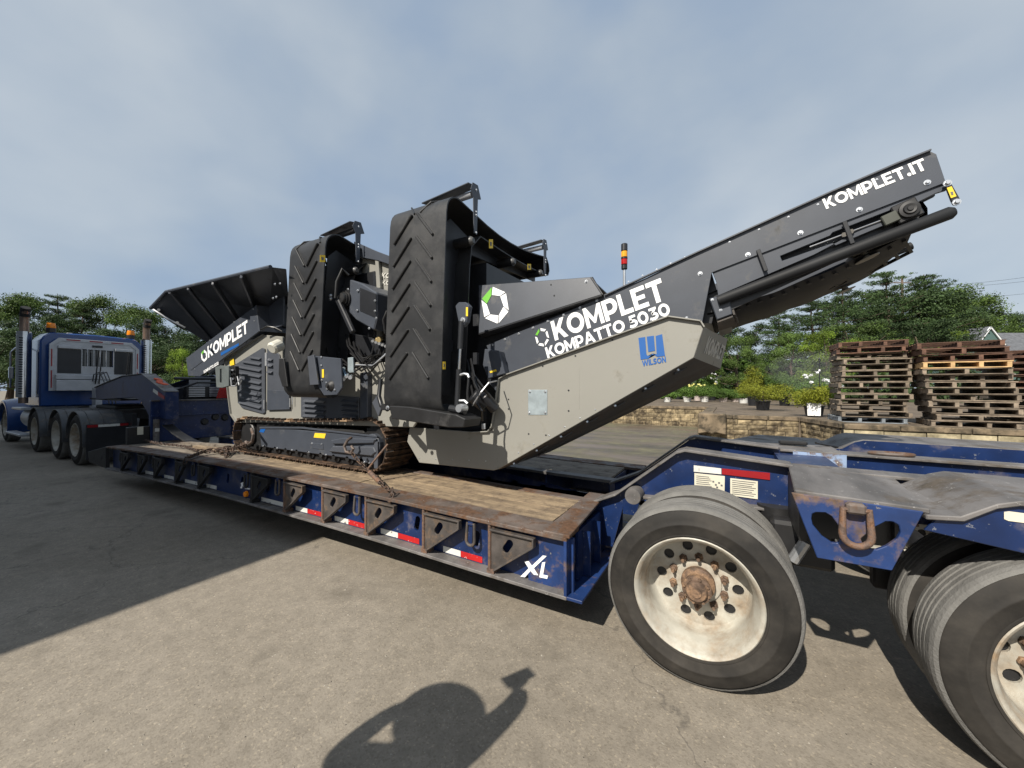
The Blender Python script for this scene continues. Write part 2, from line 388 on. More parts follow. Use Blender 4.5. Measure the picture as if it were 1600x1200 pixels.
# ================================================================ RETAINING WALLS, block by block
def block_mesh(w, h, d, name='block', mt=None):
    m = MB(); rnd = random.random
    # rough split face: outer face of 3x2 cells pushed about
    nx, nz_ = 3, 2; vs = []; fs = []
    for j in range(nz_+1):
        for i in range(nx+1):
            e = (i in (0, nx)) or (j in (0, nz_))
            vs.append((w*i/nx, (0.012 if e else -0.012*rnd()), h*j/nz_))
    k = nx+1
    for j in range(nz_):
        for i in range(nx): fs.append((j*k+i, j*k+i+1, (j+1)*k+i+1, (j+1)*k+i))
    m.add(vs, fs); o = len(m.v)
    m.add([(0,.012,0),(w,.012,0),(w,.012,h),(0,.012,h),(0,d,0),(w,d,0),(w,d,h),(0,d,h)], [(4,7,6,5),(0,4,5,1),(3,2,6,7),(0,3,7,4),(1,5,6,2)])
    me = bpy.data.meshes.new(name); me.from_pydata(m.v, [], m.f); me.update(); me.materials.append(mt or M['block']); return me
def wall_run(root, a, b, top, rows, bw, mt, cap=True, jitter=.25, z0=0):
    a = Vector((*a, 0)); b = Vector((*b, 0)); d = (b-a); Ln = d.length; d.normalize(); ang = math.atan2(d.y, d.x)
    capH = .11 if cap else 0; rh = (top-capH-z0)/rows
    nrm = Vector((-d.y, d.x, 0))
    core = MB(); p = a + nrm*.035; q = b + nrm*.035
    core.prism([p+Vector((0,0,z0)), q+Vector((0,0,z0)), q+nrm*.2+Vector((0,0,z0)), p+nrm*.2+Vector((0,0,z0))], (0,0,top-capH-z0-.005))
    core.build('wall_core', M['joint'], root)
    meshes = [block_mesh(bw*s-.014, rh-.012, .12, mt=mt) for s in (.75, 1.0, 1.0, 1.3)]
    wd = [.75, 1, 1, 1.3]
    for r_ in range(rows):
        x = -random.random()*bw*.6
        while x < Ln:
            i = random.randrange(4); wv = wd[i]*bw
            if x < 0 or x+wv > Ln:      # cut piece
                x0 = max(0, x); x1 = min(Ln, x+wv)
                if x1-x0 > .06: me = block_mesh(x1-x0-.014, rh-.012, .12, mt=mt); px_ = x0
                else: x += wv; continue
            else: me = meshes[i]; px_ = x
            o = bpy.data.objects.new('block', me); COL.objects.link(o)
            o.location = a + d*px_ + nrm*random.uniform(-.006, .006) + Vector((0,0,z0+r_*rh)); o.rotation_euler = (0,0,ang+random.uniform(-.006,.006))
            attach(o, root); x += wv
    if cap:
        x = 0
        while x < Ln-.02:
            wv = min(random.uniform(.8,1.1), Ln-x); m = MB()
            p = a + d*(x+.004) - nrm*.02; q = a + d*(x+wv-.004) - nrm*.02; z = Vector((0,0,top-capH))
            m.prism([p+z, q+z, q+nrm*.32+z, p+nrm*.32+z], (0,0,capH)); m.build('coping_stone', M['coping'], root, .012); x += wv
wr = thing('retaining_wall', 'tan block retaining wall at the back of the wet yard under the flower pots', 'wall', (-4,17.5,0))
wall_run(wr, (-9.0,17.5), (-.8,17.5), .83, 4, .36, M['block'])
wr2 = thing('retaining_wall', 'stained concrete return wall stepping forward beside the wet yard', 'wall', (-.8,15,0))
wall_run(wr2, (-.8,17.48), (-.8,13.0), .83, 3, .7, M['coping'])
cb = thing('concrete_block', 'big stained grey concrete block with notched foot at the wall corner', 'concrete block', (-.3,12.7,.1))
m = MB(); p0 = []
for u, z in ((0,.28),(.28,.34),(.36,.28),(.44,.34),(.72,.28),(.72,.88),(0,.88)): p0.append((-.84+u, 12.35, z-.02))
m.prism(p0, (0,.7,0)); m.build('block_body', M['coping'], cb, .03)
wr3 = thing('retaining_wall', 'mossy yellow brick shaped block wall right of the big concrete block', 'wall', (.6,12.5,0))
wall_run(wr3, (-.86,12.52), (1.55,12.52), .83, 5, .34, M['block'])
wall_run(wr3, (1.57,12.50), (2.05,10.72), .83, 5, .34, M['block'])
wr4 = thing('retaining_wall', 'pale block retaining wall with brown coping below the pallet stacks', 'wall', (6,10.6,0))
wall_run(wr4, (2.07,10.55), (14,10.55), .83, 3, .62, M['blockpale'])

# ================================================================ LOWBOY TRAILER
TR = thing('lowboy_trailer', 'dark blue lowboy trailer with rusty side brackets and wooden deck under the machine', 'trailer', (-4,3.5,0))
ZP = [(-9.6,.60),(-9.17,.603),(-7.45,.647),(-6.12,.672),(-5.3,.688),(-3.4,.690),(-2.4,.682),(-1.6,.664),(-.88,.655),(-.5,.655)]
def zt(x):
    for (a, za), (b, zb) in zip(ZP, ZP[1:]):
        if x <= b: return za+(zb-za)*(x-a)/(b-a)
    return ZP[-1][1]
HT = .385
def strip(name, x0, x1, y0, y1, dz0, dz1, mt, n=24, parent=None, bevel=0):
    m = MB(); vs = []; fs = []
    for i in range(n+1):
        x = x0+(x1-x0)*i/n; z = zt(x)
        for y, dz in ((y0,dz0),(y1,dz0),(y1,dz1),(y0,dz1)): vs.append((x, y, z+dz))
    for i in range(n):
        for k in range(4): l = (k+1)%4; fs.append((i*4+k, i*4+l, i*4+4+l, i*4+4+k))
    fs += [(0,3,2,1), (n*4, n*4+1, n*4+2, n*4+3)]
    m.add(vs, fs); return m.build(name, mt, parent or TR, bevel)
X0, X1 = -9.17, -.89
strip('edge_flange', X0, X1, 2.24, 2.47, -.028, 0, M['steeltop'], bevel=.004)
strip('lower_flange', X0, X1, 2.235, 2.42, -HT, -HT+.022, M['greytop'], bevel=.003)
strip('inner_flange', X0, X1, 3.05, 3.15, -.028, 0, M['steeltop'], bevel=.004)
# far side of the deck
strip('far_edge_flange', X0, X1, 4.60, 4.83, -.028, 0, M['steeltop'])
strip('far_inner_flange', X0, X1, 3.85, 3.97, -.028, 0, M['greytop'])
strip('far_lower_flange', X0, X1, 4.65, 4.83, -HT, -HT+.022, M['greytop'])
# web of the near side rail with slot holes
def slot(cx, cz, w, h, Y, tilt=0, k=10):       # elongated hole in the XZ plane
    r_ = w/2; pts = []
    for i in range(k+1): a = math.pi*i/k; pts.append((r_*math.cos(a), h/2-r_+r_*math.sin(a)))
    for i in range(k+1): a = math.pi+math.pi*i/k; pts.append((r_*math.cos(a), -h/2+r_+r_*math.sin(a)))
    c, s = math.cos(tilt), math.sin(tilt)
    return [Vector((cx+x*c-z*s, Y, cz+x*s+z*c)) for x, z in pts]
WEBY = 2.335
holesx = [PY(px,py,2.3).x for px,py in ((647,819),(501,783),(373,753),(351,748),(444,772),(574,803),(740,843),(413,762),(192,713))]
ring_px = [(738,828),(561,787),(437,757),(388,746),(305,733),(243,718),(192,712)]
segs = sorted(set([X0, X1] + [X0+(X1-X0)*i/14 for i in range(1,14)]))
holes = [slot(x, zt(x)-.19, .052, .12, WEBY, R(-12)) for x in holesx if x < X1-.3]
n = 20; top = [Vector((X0+(X1-X0)*i/n, WEBY, zt(X0+(X1-X0)*i/n)-.028)) for i in range(n+1)]
bot = [Vector((p.x, WEBY, zt(p.x)-HT+.022)) for p in reversed(top)]
MB().prism(bot+top, (0,.014,0), holes).build('side_web', M['blue'], TR)
strip('far_side_web', X0, X1, 4.70, 4.715, -HT+.022, -.028, M['blue'])
# inner deep beams with half-moon holes seen across the open well
for yy, nm in ((3.16,'well_beam'),(3.885,'well_beam')):
    hs = []
    for i in range(9):
        x = -2.9+.36*i+.0; c = Vector((x, yy, zt(x)-.2)); hs.append([c+Vector((.045*math.cos(math.pi*k/8),0,.045*math.sin(math.pi*k/8))) for k in range(9)])
    n = 12; tp = [Vector((X0+(X1+.12-X0)*i/n, yy, zt(X0+(X1+.12-X0)*i/n)-.028)) for i in range(n+1)]
    MB().prism([Vector((p.x, yy, zt(p.x)-HT-.02)) for p in reversed(tp)]+tp, (0,.012,0), hs if yy > 3.5 else ()).build(nm, M['blue'], TR)
for i in range(12):
    x = X0+.3+(X1-X0-.5)*i/11; MB().box(x, x+.012, WEBY+.02, 3.155, zt(x)-HT+.03, zt(x)-.035).build('cross_member', M['blue'], TR)
    MB().box(x, x+.08, 3.18, 3.88, zt(x)-HT, zt(x)-HT+.1).build('cross_member', M['blue'], TR)
    MB().box(x, x+.012, 3.9, 4.69, zt(x)-HT+.03, zt(x)-.035).build('cross_member', M['blue'], TR)
# rear end face of the deck, with ribs
MB().box(X1-.02, X1, 2.45, 3.16, .30, .625).build('end_plate', M['blue'], TR)
MB().box(X1-.30, X1+.02, WEBY-.03, WEBY, .285, .63).build('corner_plate', M['bluerust'], TR, .003)
MB().prism([(X1-.02,2.24,.27),(X1+.0,2.24,.27),(X1+.0,2.24,.632),(X1-.02,2.24,.632)], (0,.1,0)).build('end_plate', M['bluerust'], TR, .002)
for y in (2.55, 2.78): MB().box(X1, X1+.05, y, y+.012, .30, .60).build('end_rib', M['blue'], TR)
MB().box(X1-.12, X1+.10, 2.24, 3.1, .272, .292).build('end_foot', M['bluerust'], TR, .003)
# deck boards: near strip, raw wood under and behind the tracks, weathered towards the front
yb = [2.475, 2.62, 2.765, 2.91, 3.05]
for (xa, xb, mt) in ((X0+.02, -6.9, 'woodgrey'), (-6.89, -5.2, 'woodgrey'), (-5.19, -3.1, 'wood'), (-3.09, -1.09, 'wood')):
    for i in range(4):
        strip('deck_board', xa+.004*random.random(), xb-.004, yb[i]+.002, yb[i+1]-.002, -.03, -.007+random.uniform(-.002,.002), M[mt], 8, bevel=.002)
        strip('deck_board', xa+.004*random.random(), xb-.004, 3.972+.155*i, 3.972+.155*i+.151, -.03, -.007, M['woodgrey'], 8)
MB().box(-1.085,-.93,2.475,3.05,.63,.652).build('rear_deck_plate', M['steeltop'], TR, .003)
MB().box(-1.07,-1.055,2.5,3.0,.652,.66).build('rear_deck_rib', M['rustiron'], TR)
# swing-out brackets folded against the side: triangular plate, flange rim, slot, hinge post
def outrigger_at(px_h, px_e, Y=2.262):
    a = PY(px_h, 0, Y).x; b = PY(px_e, 0, Y).x; return a, b
brk = [(768,834),(666,720),(577,629),(510,547),(451,480),(400,427),(318,337),(283,296),(250,263),(225,237),(199,214)]
for k, (h, e_) in enumerate(brk):
    yy0 = 2.262
    a, b = outrigger_at(h, e_); z = zt(a); w = max(.22, min(.34, b-a)); 
    mt = M['outrig'] if k < 5 else M['darkmech']  # brackets in the big shade get near-black steel, shade put into their colour
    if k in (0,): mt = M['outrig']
    P3 = lambda u, v: Vector((a+u, yy0, z+v))
    out = [P3(0,-.055), P3(w,-.06), P3(w,-.115), P3(.045,-HT+.05), P3(0,-HT+.05)]
    hole = slot(a+w*.40, z-.155, .05, .105, yy0, R(-35))
    pl = MB().prism(out, (0,.012,0), [hole]).build('outrigger_bracket', mt, TR, .002)
    if k == 0: pl['label'] = 'brown bracket streaked with rust next to the XL mark'
    if k < 5: pl['label'] = pl.get('label') or 'bracket weathered to bare brown steel'
    rm = MB(); rm.beam(P3(0,-.06)+Vector((0,-.006,0)), P3(w,-.064)+Vector((0,-.006,0)), .04, .012)
    rm.beam(P3(w-.004,-.12)+Vector((0,-.006,0)), P3(.03,-HT+.05)+Vector((0,-.006,0)), .04, .012)
    rm.beam(P3(w,-.06)+Vector((0,-.006,0)), P3(w,-.12)+Vector((0,-.006,0)), .04, .012, up=(1,0,0))
    r_ = rm.build('bracket_flange', mt, pl, .002)
    hp = MB(); hp.tube([P3(-.012,-.03), P3(-.012,-HT+.01)], .013, 8); hp.box(a-.03,a+.03,2.25,2.33,z-HT+.005,z-HT+.05)
    hp.box(a-.03,a+.02,2.27,2.335,z-.06,z-.03)
    hp.build('hinge_post', M['rustiron'] if k < 5 else M['darkmech'], pl)  # posts in the big shade darkened by colour like their brackets
def dring(c, w, h, r, mt, parent, tiltY=0, nm='tie_down_ring'):
    c = Vector(c); pts = []
    for i in range(9): a = math.pi*i/8; pts.append((-w/2*math.cos(a), 0, -h+w/2-w/2*math.sin(a)))
    pts = [(-w/2*.82,0,0)] + [(x,0,z) for x,_,z in pts] + [(w/2*.82,0,0)]
    return MB().tube([c+Vector((x, y - tiltY*(-z), z)) for x,y,z in pts], r, 8, True).build(nm, mt, parent, smooth=True)
for k, (px_, py_) in enumerate(ring_px):
    p = PY(px_, py_, 2.29); z = zt(p.x)
    rg = dring((p.x, 2.272, z-.06), .072, .155, .0115, M['outrig'] if k < 3 else M['darkmech'], TR, .05)  # rings in the big shade painted near-black as well
    MB().box(p.x-.022, p.x+.022, 2.262, 2.335, z-.075, z-.032).build('ring_lug', M['blue'], rg, .004)
# reflective tape along the foot of the web
tp = [(694,752),(598,655),(519,567),(468,508),(413,447),(296,316),(248,262),(209,222)]
for k, (a_, b_) in enumerate([(694,754),(598,657),(527,574),(467,507),(414,450),(329,345),(296,316),(264,279),(235,247)]):
    a = PY(a_, 0, 2.33).x; b = PY(b_, 0, 2.33).x; m_ = a+(b-a)*.46
    if k > 3: m_ = b
    z = zt(a)-HT+.028
    for (u, v, mt, nm) in ((a, m_, 'whitetape', 'white_reflector'), (m_+.002, b, 'redtape', 'red_reflector')):
        if v-u > .02: MB().add([(u,WEBY-.003,zt(u)-HT+.03),(v,WEBY-.003,zt(v)-HT+.03),(v,WEBY-.003,zt(v)-HT+.075),(u,WEBY-.003,zt(u)-HT+.075)], [(0,1,2,3)]).build(nm, M[mt], TR)
p = PY(384,772,2.32); MB().lathe([(0,-.03),(.03,-.026),(.036,-.008),(.036,0)], (p.x,WEBY-.002,p.z), (0,1,0), 16).build('marker_lamp', M['orangelamp'], TR, smooth=True)

# ---- lettering
def _arc(cx, cy, rx, ry, a0, a1, n): return [(cx+rx*math.cos(math.radians(a0+(a1-a0)*i/n)), cy+ry*math.sin(math.radians(a0+(a1-a0)*i/n))) for i in range(n+1)]
def _rib(path, w):
    L_, R_ = [], []
    for i, p in enumerate(path):
        a = path[max(0,i-1)]; b = path[min(len(path)-1,i+1)]; dx, dy = b[0]-a[0], b[1]-a[1]; l = math.hypot(dx,dy) or 1
        L_.append((p[0]-dy/l*w/2, p[1]+dx/l*w/2)); R_.append((p[0]+dy/l*w/2, p[1]-dx/l*w/2))
    return L_+R_[::-1]
GL = {'K':(.94,[([(0,0),(.25,0),(.25,.24),(.38,.38),(.65,0),(.94,0),(.555,.535),(.92,1),(.64,1),(.25,.56),(.25,1),(0,1)],[])]),
 'O':(1.12,[(_arc(.56,.5,.56,.51,0,350,28),[_arc(.56,.5,.31,.275,0,345,20)])]), '0':(.96,[(_arc(.48,.5,.48,.51,0,350,28),[_arc(.48,.5,.24,.285,0,345,20)])]),
 'M':(1.11,[([(0,0),(.23,0),(.23,.58),(.50,.14),(.61,.14),(.88,.60),(.88,0),(1.11,0),(1.11,1),(.91,1),(.56,.40),(.20,1),(0,1)],[])]),
 'P':(.87,[([(0,0),(.25,0),(.25,.25)]+_arc(.47,.625,.40,.375,-90,90,12)+[(0,1)],[[(.25,.45)]+_arc(.45,.625,.17,.175,-90,90,8)+[(.25,.80)]])]),
 'L':(.74,[([(0,0),(.74,0),(.74,.21),(.25,.21),(.25,1),(0,1)],[])]), 'E':(.80,[([(0,0),(.80,0),(.80,.2),(.25,.2),(.25,.41),(.70,.41),(.70,.6),(.25,.6),(.25,.8),(.78,.8),(.78,1),(0,1)],[])]),
 'T':(.86,[([(.305,0),(.555,0),(.555,.79),(.86,.79),(.86,1),(0,1),(0,.79),(.305,.79)],[])]), 'A':(1.09,[([(0,0),(.25,0),(.33,.2),(.75,.2),(.83,0),(1.09,0),(.66,1),(.42,1)],[[(.41,.39),(.67,.39),(.54,.72)]])]),
 'I':(.25,[([(0,0),(.25,0),(.25,1),(0,1)],[])]), '.':(.28,[(_arc(.14,.14,.15,.15,0,330,11),[])]), 'N':(.93,[([(0,0),(.24,0),(.24,.6),(.72,0),(.93,0),(.93,1),(.69,1),(.69,.4),(.2,1),(0,1)],[])]),
 'W':(1.5,[([(.30,0),(.52,0),(.74,.62),(.97,0),(1.19,0),(1.5,1),(1.26,1),(1.07,.35),(.85,1),(.64,1),(.42,.36),(.24,1),(0,1)],[])]), ' ':(.28,[]),
 'S':(.80,[(_rib([(.06,.18),(.2,.12)]+_arc(.42,.29,.27,.18,-90,80,9)+[(.40,.50)]+_arc(.39,.69,.26,.185,260,90,9)+[(.55,.875),(.72,.81)],.225),[])]),
 '3':(.80,[(_rib([(.04,.20),(.16,.13)]+_arc(.40,.315,.29,.20,-100,92,10)+[(.28,.52)],.225),[]),([(.10,1),(.10,.80),(.44,.80),(.22,.58),(.30,.42),(.42,.53),(.76,.86),(.76,1)],[])]),
 '5':(.80,[(_rib([(.04,.19),(.16,.125)]+_arc(.39,.325,.30,.21,-100,95,10)+[(.14,.545)],.225),[]),([(.12,.46),(.33,.50),(.35,.80),(.74,.80),(.74,1),(.15,1)],[])])}
def text_on(name, txt, BL, BR, TL, mt, parent, bold=0, space=1.0, lift=None):   # 3D corners of the lettering on its surface
    x = 0; parts_ = []
    for ch in txt:
        w, pl = GL[ch]; parts_ += [([(x+u,v) for u,v in o], [[(x+u,v) for u,v in h] for h in hs]) for o, hs in pl]; x += w+.07
    x -= .07
    U = Vector(BR)-Vector(BL); V = Vector(TL)-Vector(BL); nn = U.cross(V).normalized()
    if nn.y > 0 and lift is None: nn = -nn
    lf = lift or nn*.003; A = lambda q: Vector(BL)+U*(q[0]/x)+V*q[1]+lf
    m = MB()
    for o, hs in parts_: m.prism([A(q) for q in o], lf*-.4, [[A(q) for q in h] for h in hs])
    return m.build(name, mt, parent)
def text_px(name, txt, bl, br, tl, Y, mt, parent, **k):
    return text_on(name, txt, PY(*bl,Y), PY(*br,Y), PY(*tl,Y), mt, parent, **k)
def poly_px(name, pts, Y, mt, parent, th=.002):
    return MB().prism([PY(x,y,Y) for x,y in pts], (0,th,0)).build(name, mt, parent)
WT = WEBY-.034
poly_px('letter_x', [(819,877),(826,877),(831,884),(848,868),(854,869),(834,888),(841,899),(834,898),(829,892),(820,902),(813,901),(826,888)], WT, M['white'], TR)
poly_px('letter_l', [(847,879),(852,878),(848.5,898),(856,899.5),(855,904.5),(842.5,902)], WT, M['white'], TR)
poly_px('scuffed_letter', [(376,755),(380,753),(384,762),(391,763),(390,765),(383,764),(379,759),(378,763),(375,763),(377,758)], WEBY-.004, M['white'], TR)

# ---- ramp and rear beams
zr = lambda x: zt(x)
MB().prism([(X1-.16,2.24,.652),(X1+.02,2.24,.652),(X1+.0,3.1,.70),(X1-.14,3.1,.70)], (0,0,.02)).build('corner_flange', M['steeltop'], TR, .003)
def rear_beam(y, near):
    pts = [(-1.0,.36),(-1.0,.655),(-.76,.765),(-.33,1.115),(-.28,1.13),(.33,1.08),(3.5,1.06),(3.5,.83),(.30,.83),(-.62,.78),(-.72,.68),(-.80,.36)]
    b = MB().prism([(x,y,z) for x,z in pts], (0,.014,0)).build('rear_beam', M['blue'], TR)
    tpz = [(-1.04,.64),(-.76,.77),(-.335,1.12),(-.28,1.14),(.33,1.09)]
    f = MB()
    vs = []; fs = []
    for x, z in tpz: vs += [(x,y-.07,z),(x,y+.08,z),(x,y+.08,z+.02),(x,y-.07,z+.02)]
    for i in range(len(tpz)-1):
        for k in range(4): l = (k+1)%4; fs.append((i*4+k,i*4+l,i*4+4+l,i*4+4+k))
    fs += [(0,3,2,1),tuple(4*(len(tpz)-1)+k for k in range(4))]
    f.add(vs, fs); f.build('beam_flange', M['greytop'] if near else M['greytop'], TR, .004)
    l = MB(); l.prism([(-.62,y-.07,.775),(.30,y-.07,.812),(.30,y+.08,.812),(-.62,y+.08,.775)], (0,0,.018)); l.build('beam_foot', M['greytop'], TR, .003)
rear_beam(2.97, True); rear_beam(3.80, False)
# far pair of the frame: raised deck plates over the far wheels
poly_px('white_panel', [(1084,727),(1127,732),(1127,741),(1084,737)], 2.962, M['whitetape'], TR)
poly_px('red_panel', [(1128,732),(1203,739),(1203,750),(1128,741)], 2.962, M['redplain'], TR)
pp = poly_px('paper_label', [(1085,739),(1132.5,744),(1132,774),(1085,768)], 2.962, M['paper'], TR)
for i in range(8): poly_px('printed_line', [(1088,743+i*3),(1108+(i%3)*2,745+i*3),(1108+(i%3)*2,746+i*3),(1088,744+i*3)], 2.9605, M['ink'], pp, .0005)
for (x, y) in ((1113,751),(1117,756),(1122,753),(1126,757),(1119,760)): poly_px('printed_mark', [(x,y),(x+3,y+.4),(x+3,y+3),(x,y+2.6)], 2.9605, M['ink'], pp, .0005)
pp = poly_px('paper_label', [(1141,747),(1184,752),(1184,780),(1141,774)], 2.962, M['paper'], TR)
for i in range(8): poly_px('printed_line', [(1144,750+i*3),(1181-(i%3)*3,754+i*3),(1181-(i%3)*3,755+i*3),(1144,751+i*3)], 2.9605, M['ink'], pp, .0005)
# outrigger box with heavy ring between the wheels
ob = MB(); ob.prism([(.26,2.26,1.075),(.72,2.26,1.055),(.80,2.98,1.055),(.31,2.98,1.085)], (0,0,.022)); ob.build('bracket_top', M['greytop'], TR, .005)
F4 = [PY(1237,770,2.25), PY(1444,800,2.25), PY(1394,892,2.25), PY(1277,872,2.25)]
def oval_px(pts, Y): return [PY(x,y,Y) for x,y in pts]
h1 = [(1269,803),(1275,800.5),(1290,801),(1300,807),(1311,822),(1314,844),(1308,849),(1300,848),(1285,838),(1270,820),(1268,811)]
h2 = [(1345,842),(1366,824),(1384,815),(1395,815),(1405,821),(1407,832),(1402,842),(1386,853),(1370,859),(1358,858),(1349,852)]
fp = MB().prism(F4, (0,.02,0), [oval_px(h1,2.25), oval_px(h2,2.25)]).build('bracket_face', M['bluerust'], TR, .003)
MB().box(.30,.33,2.45,2.9,.80,1.07).build('bracket_web', M['darkmech'], TR); MB().box(.66,.69,2.45,2.9,.80,1.05).build('bracket_web', M['darkmech'], TR); MB().box(.31,.68,2.50,2.52,.82,1.06).build('bracket_web', M['black'], TR)  # webs and black back sheet painted dark for the shade behind the slots
rg = MB()
c = PY(1337.5, 797, 2.215)
w_, h_ = .098, .175
pts = [(-w_/2*.9,0,.0)]+[(-w_/2*math.cos(math.pi*i/10), -.004, -h_+w_/2-w_/2*math.sin(math.pi*i/10)+.02) for i in range(11)]+[(w_/2*.9,0,.0)]
rg = MB().tube([c+Vector((x,y-.15*(-z)*.3,z)) for x,y,z in pts], .0145, 10, True).build('tie_down_ring', M['rustiron'], TR, smooth=True)
MB().beam(c+Vector((-.034,.006,.006)), c+Vector((.034,.006,.006)), .05, .048).build('ring_lug', M['steeltop'], rg, .01)
sl = MB()
# humped plates over the second wheel and beyond
def hump(y0, y1, yside, name='wheel_cover'):
    prof = [(.70,1.055),(.80,1.065),(.90,1.13),(.96,1.15),(2.9,1.12),(2.9,1.10),(.96,1.13),(.90,1.11),(.81,1.045),(.70,1.035)]
    MB().prism([(x,y0,z) for x,z in prof], (0,y1-y0,0)).build(name, M['greytop'], TR, .004)
hump(2.24, 2.86, 0)
sp = [PY(1440,806,2.27), PY(1441,800,2.27)]
MB().prism([(.70,2.262,.985),(.745,2.262,1.05),(.82,2.262,1.052),(.905,2.262,1.115),(.96,2.262,1.13),(2.9,2.262,1.10),(2.9,2.262,.95),(1.15,2.262,.955),(.98,2.262,.945)], (0,.014,0)).build('cover_skirt', M['blue'], TR, .003)
poly_px('torn_label', [(1569,800),(1577,799),(1600,802),(1640,806),(1640,824),(1600,817),(1576,814),(1569,811)], 2.2585, M['paper'], TR)
hump(4.25, 4.86, 0)
MB().prism([(.72,4.24,1.0),(.74,4.24,1.06),(.82,4.24,1.065),(.90,4.24,1.125),(.96,4.24,1.145),(2.9,4.24,1.115),(2.9,4.24,.95),(.9,4.24,.93)], (0,.012,0)).build('cover_skirt', M['blue'], TR)
# beams' flat top beyond the bracket, cross box, scraped pale blue plate
for y in (2.93, 3.76): MB().prism([(.34,y,1.073),(3.5,y,1.045),(3.5,y,1.065),(.34,y,1.093)], (0,.16,0)).build('beam_cap', M['greytop'], TR, .004)
MB().box(.30,.62,3.0,3.79,.90,1.06).build('cross_box', M['blue'], TR)
poly_px('scraped_plate', [(1239,705),(1323,711),(1323,732),(1239,729)], 3.74, mat('scraped_pale_blue', (0.20,0.27,0.40), .6, var=.2, dirt=(.13,.09,.07), dirt_amt=.4, dscale=14, chips=(.5,.5,.48)), TR)
MB().prism([(-.1,3.96,1.08),(.75,3.96,1.06),(.75,4.86,1.06),(.25,4.86,1.07)], (0,0,.02)).build('far_bracket_top', M['greytop'], TR, .004)
MB().box(.36,.56,4.05,4.13,1.095,1.13).build('rubber_bumper', M['darkmech'], TR, .01)
MB().tube([(.62,4.1,1.12),(.68,4.2,1.10),(.8,4.3,1.07)], .009, 6).build('hose', M['hose'], TR, smooth=True)
rr = MB().tube([(1.02+.11*math.cos(a)*1.1, 3.84+.05*math.sin(a), 1.10) for a in [2*math.pi*i/14 for i in range(14)]], .012, 8, True).build('tie_down_ring', M['steeltop'], TR, smooth=True)
# suspension, axles, air cans in the dark under the frame
for ax_ in (-.17, 1.15, 2.47):
    MB().cyl((ax_,2.5,.475),(ax_,4.6,.475),.065,14).build('axle', M['darkmech'], TR, smooth=True)
    MB().cyl((ax_+.42,2.98,.62),(ax_+.42,2.98,.84),.11,18).build('air_bag', M['darkmech'], TR, smooth=True)
    MB().box(ax_-.45,ax_+.5,2.94,3.02,.44,.56).build('suspension_arm', M['darkmech'], TR, .01)
MB().lathe([(0,-.02),(.055,-.02),(.06,0),(.06,.1),(.0,.12)], (-.62,2.86,.80), (0,1,0), 20).build('end_cap', M['greytop'], TR, smooth=True)
MB().box(.2,.5,2.75,2.93,.55,.8).build('bracket_web', M['darkmech'], TR, .02)
MB().cyl((.30,2.70,.60),(.36,2.70,.72),.03,10).build('brake_rod', M['zinc'], TR)

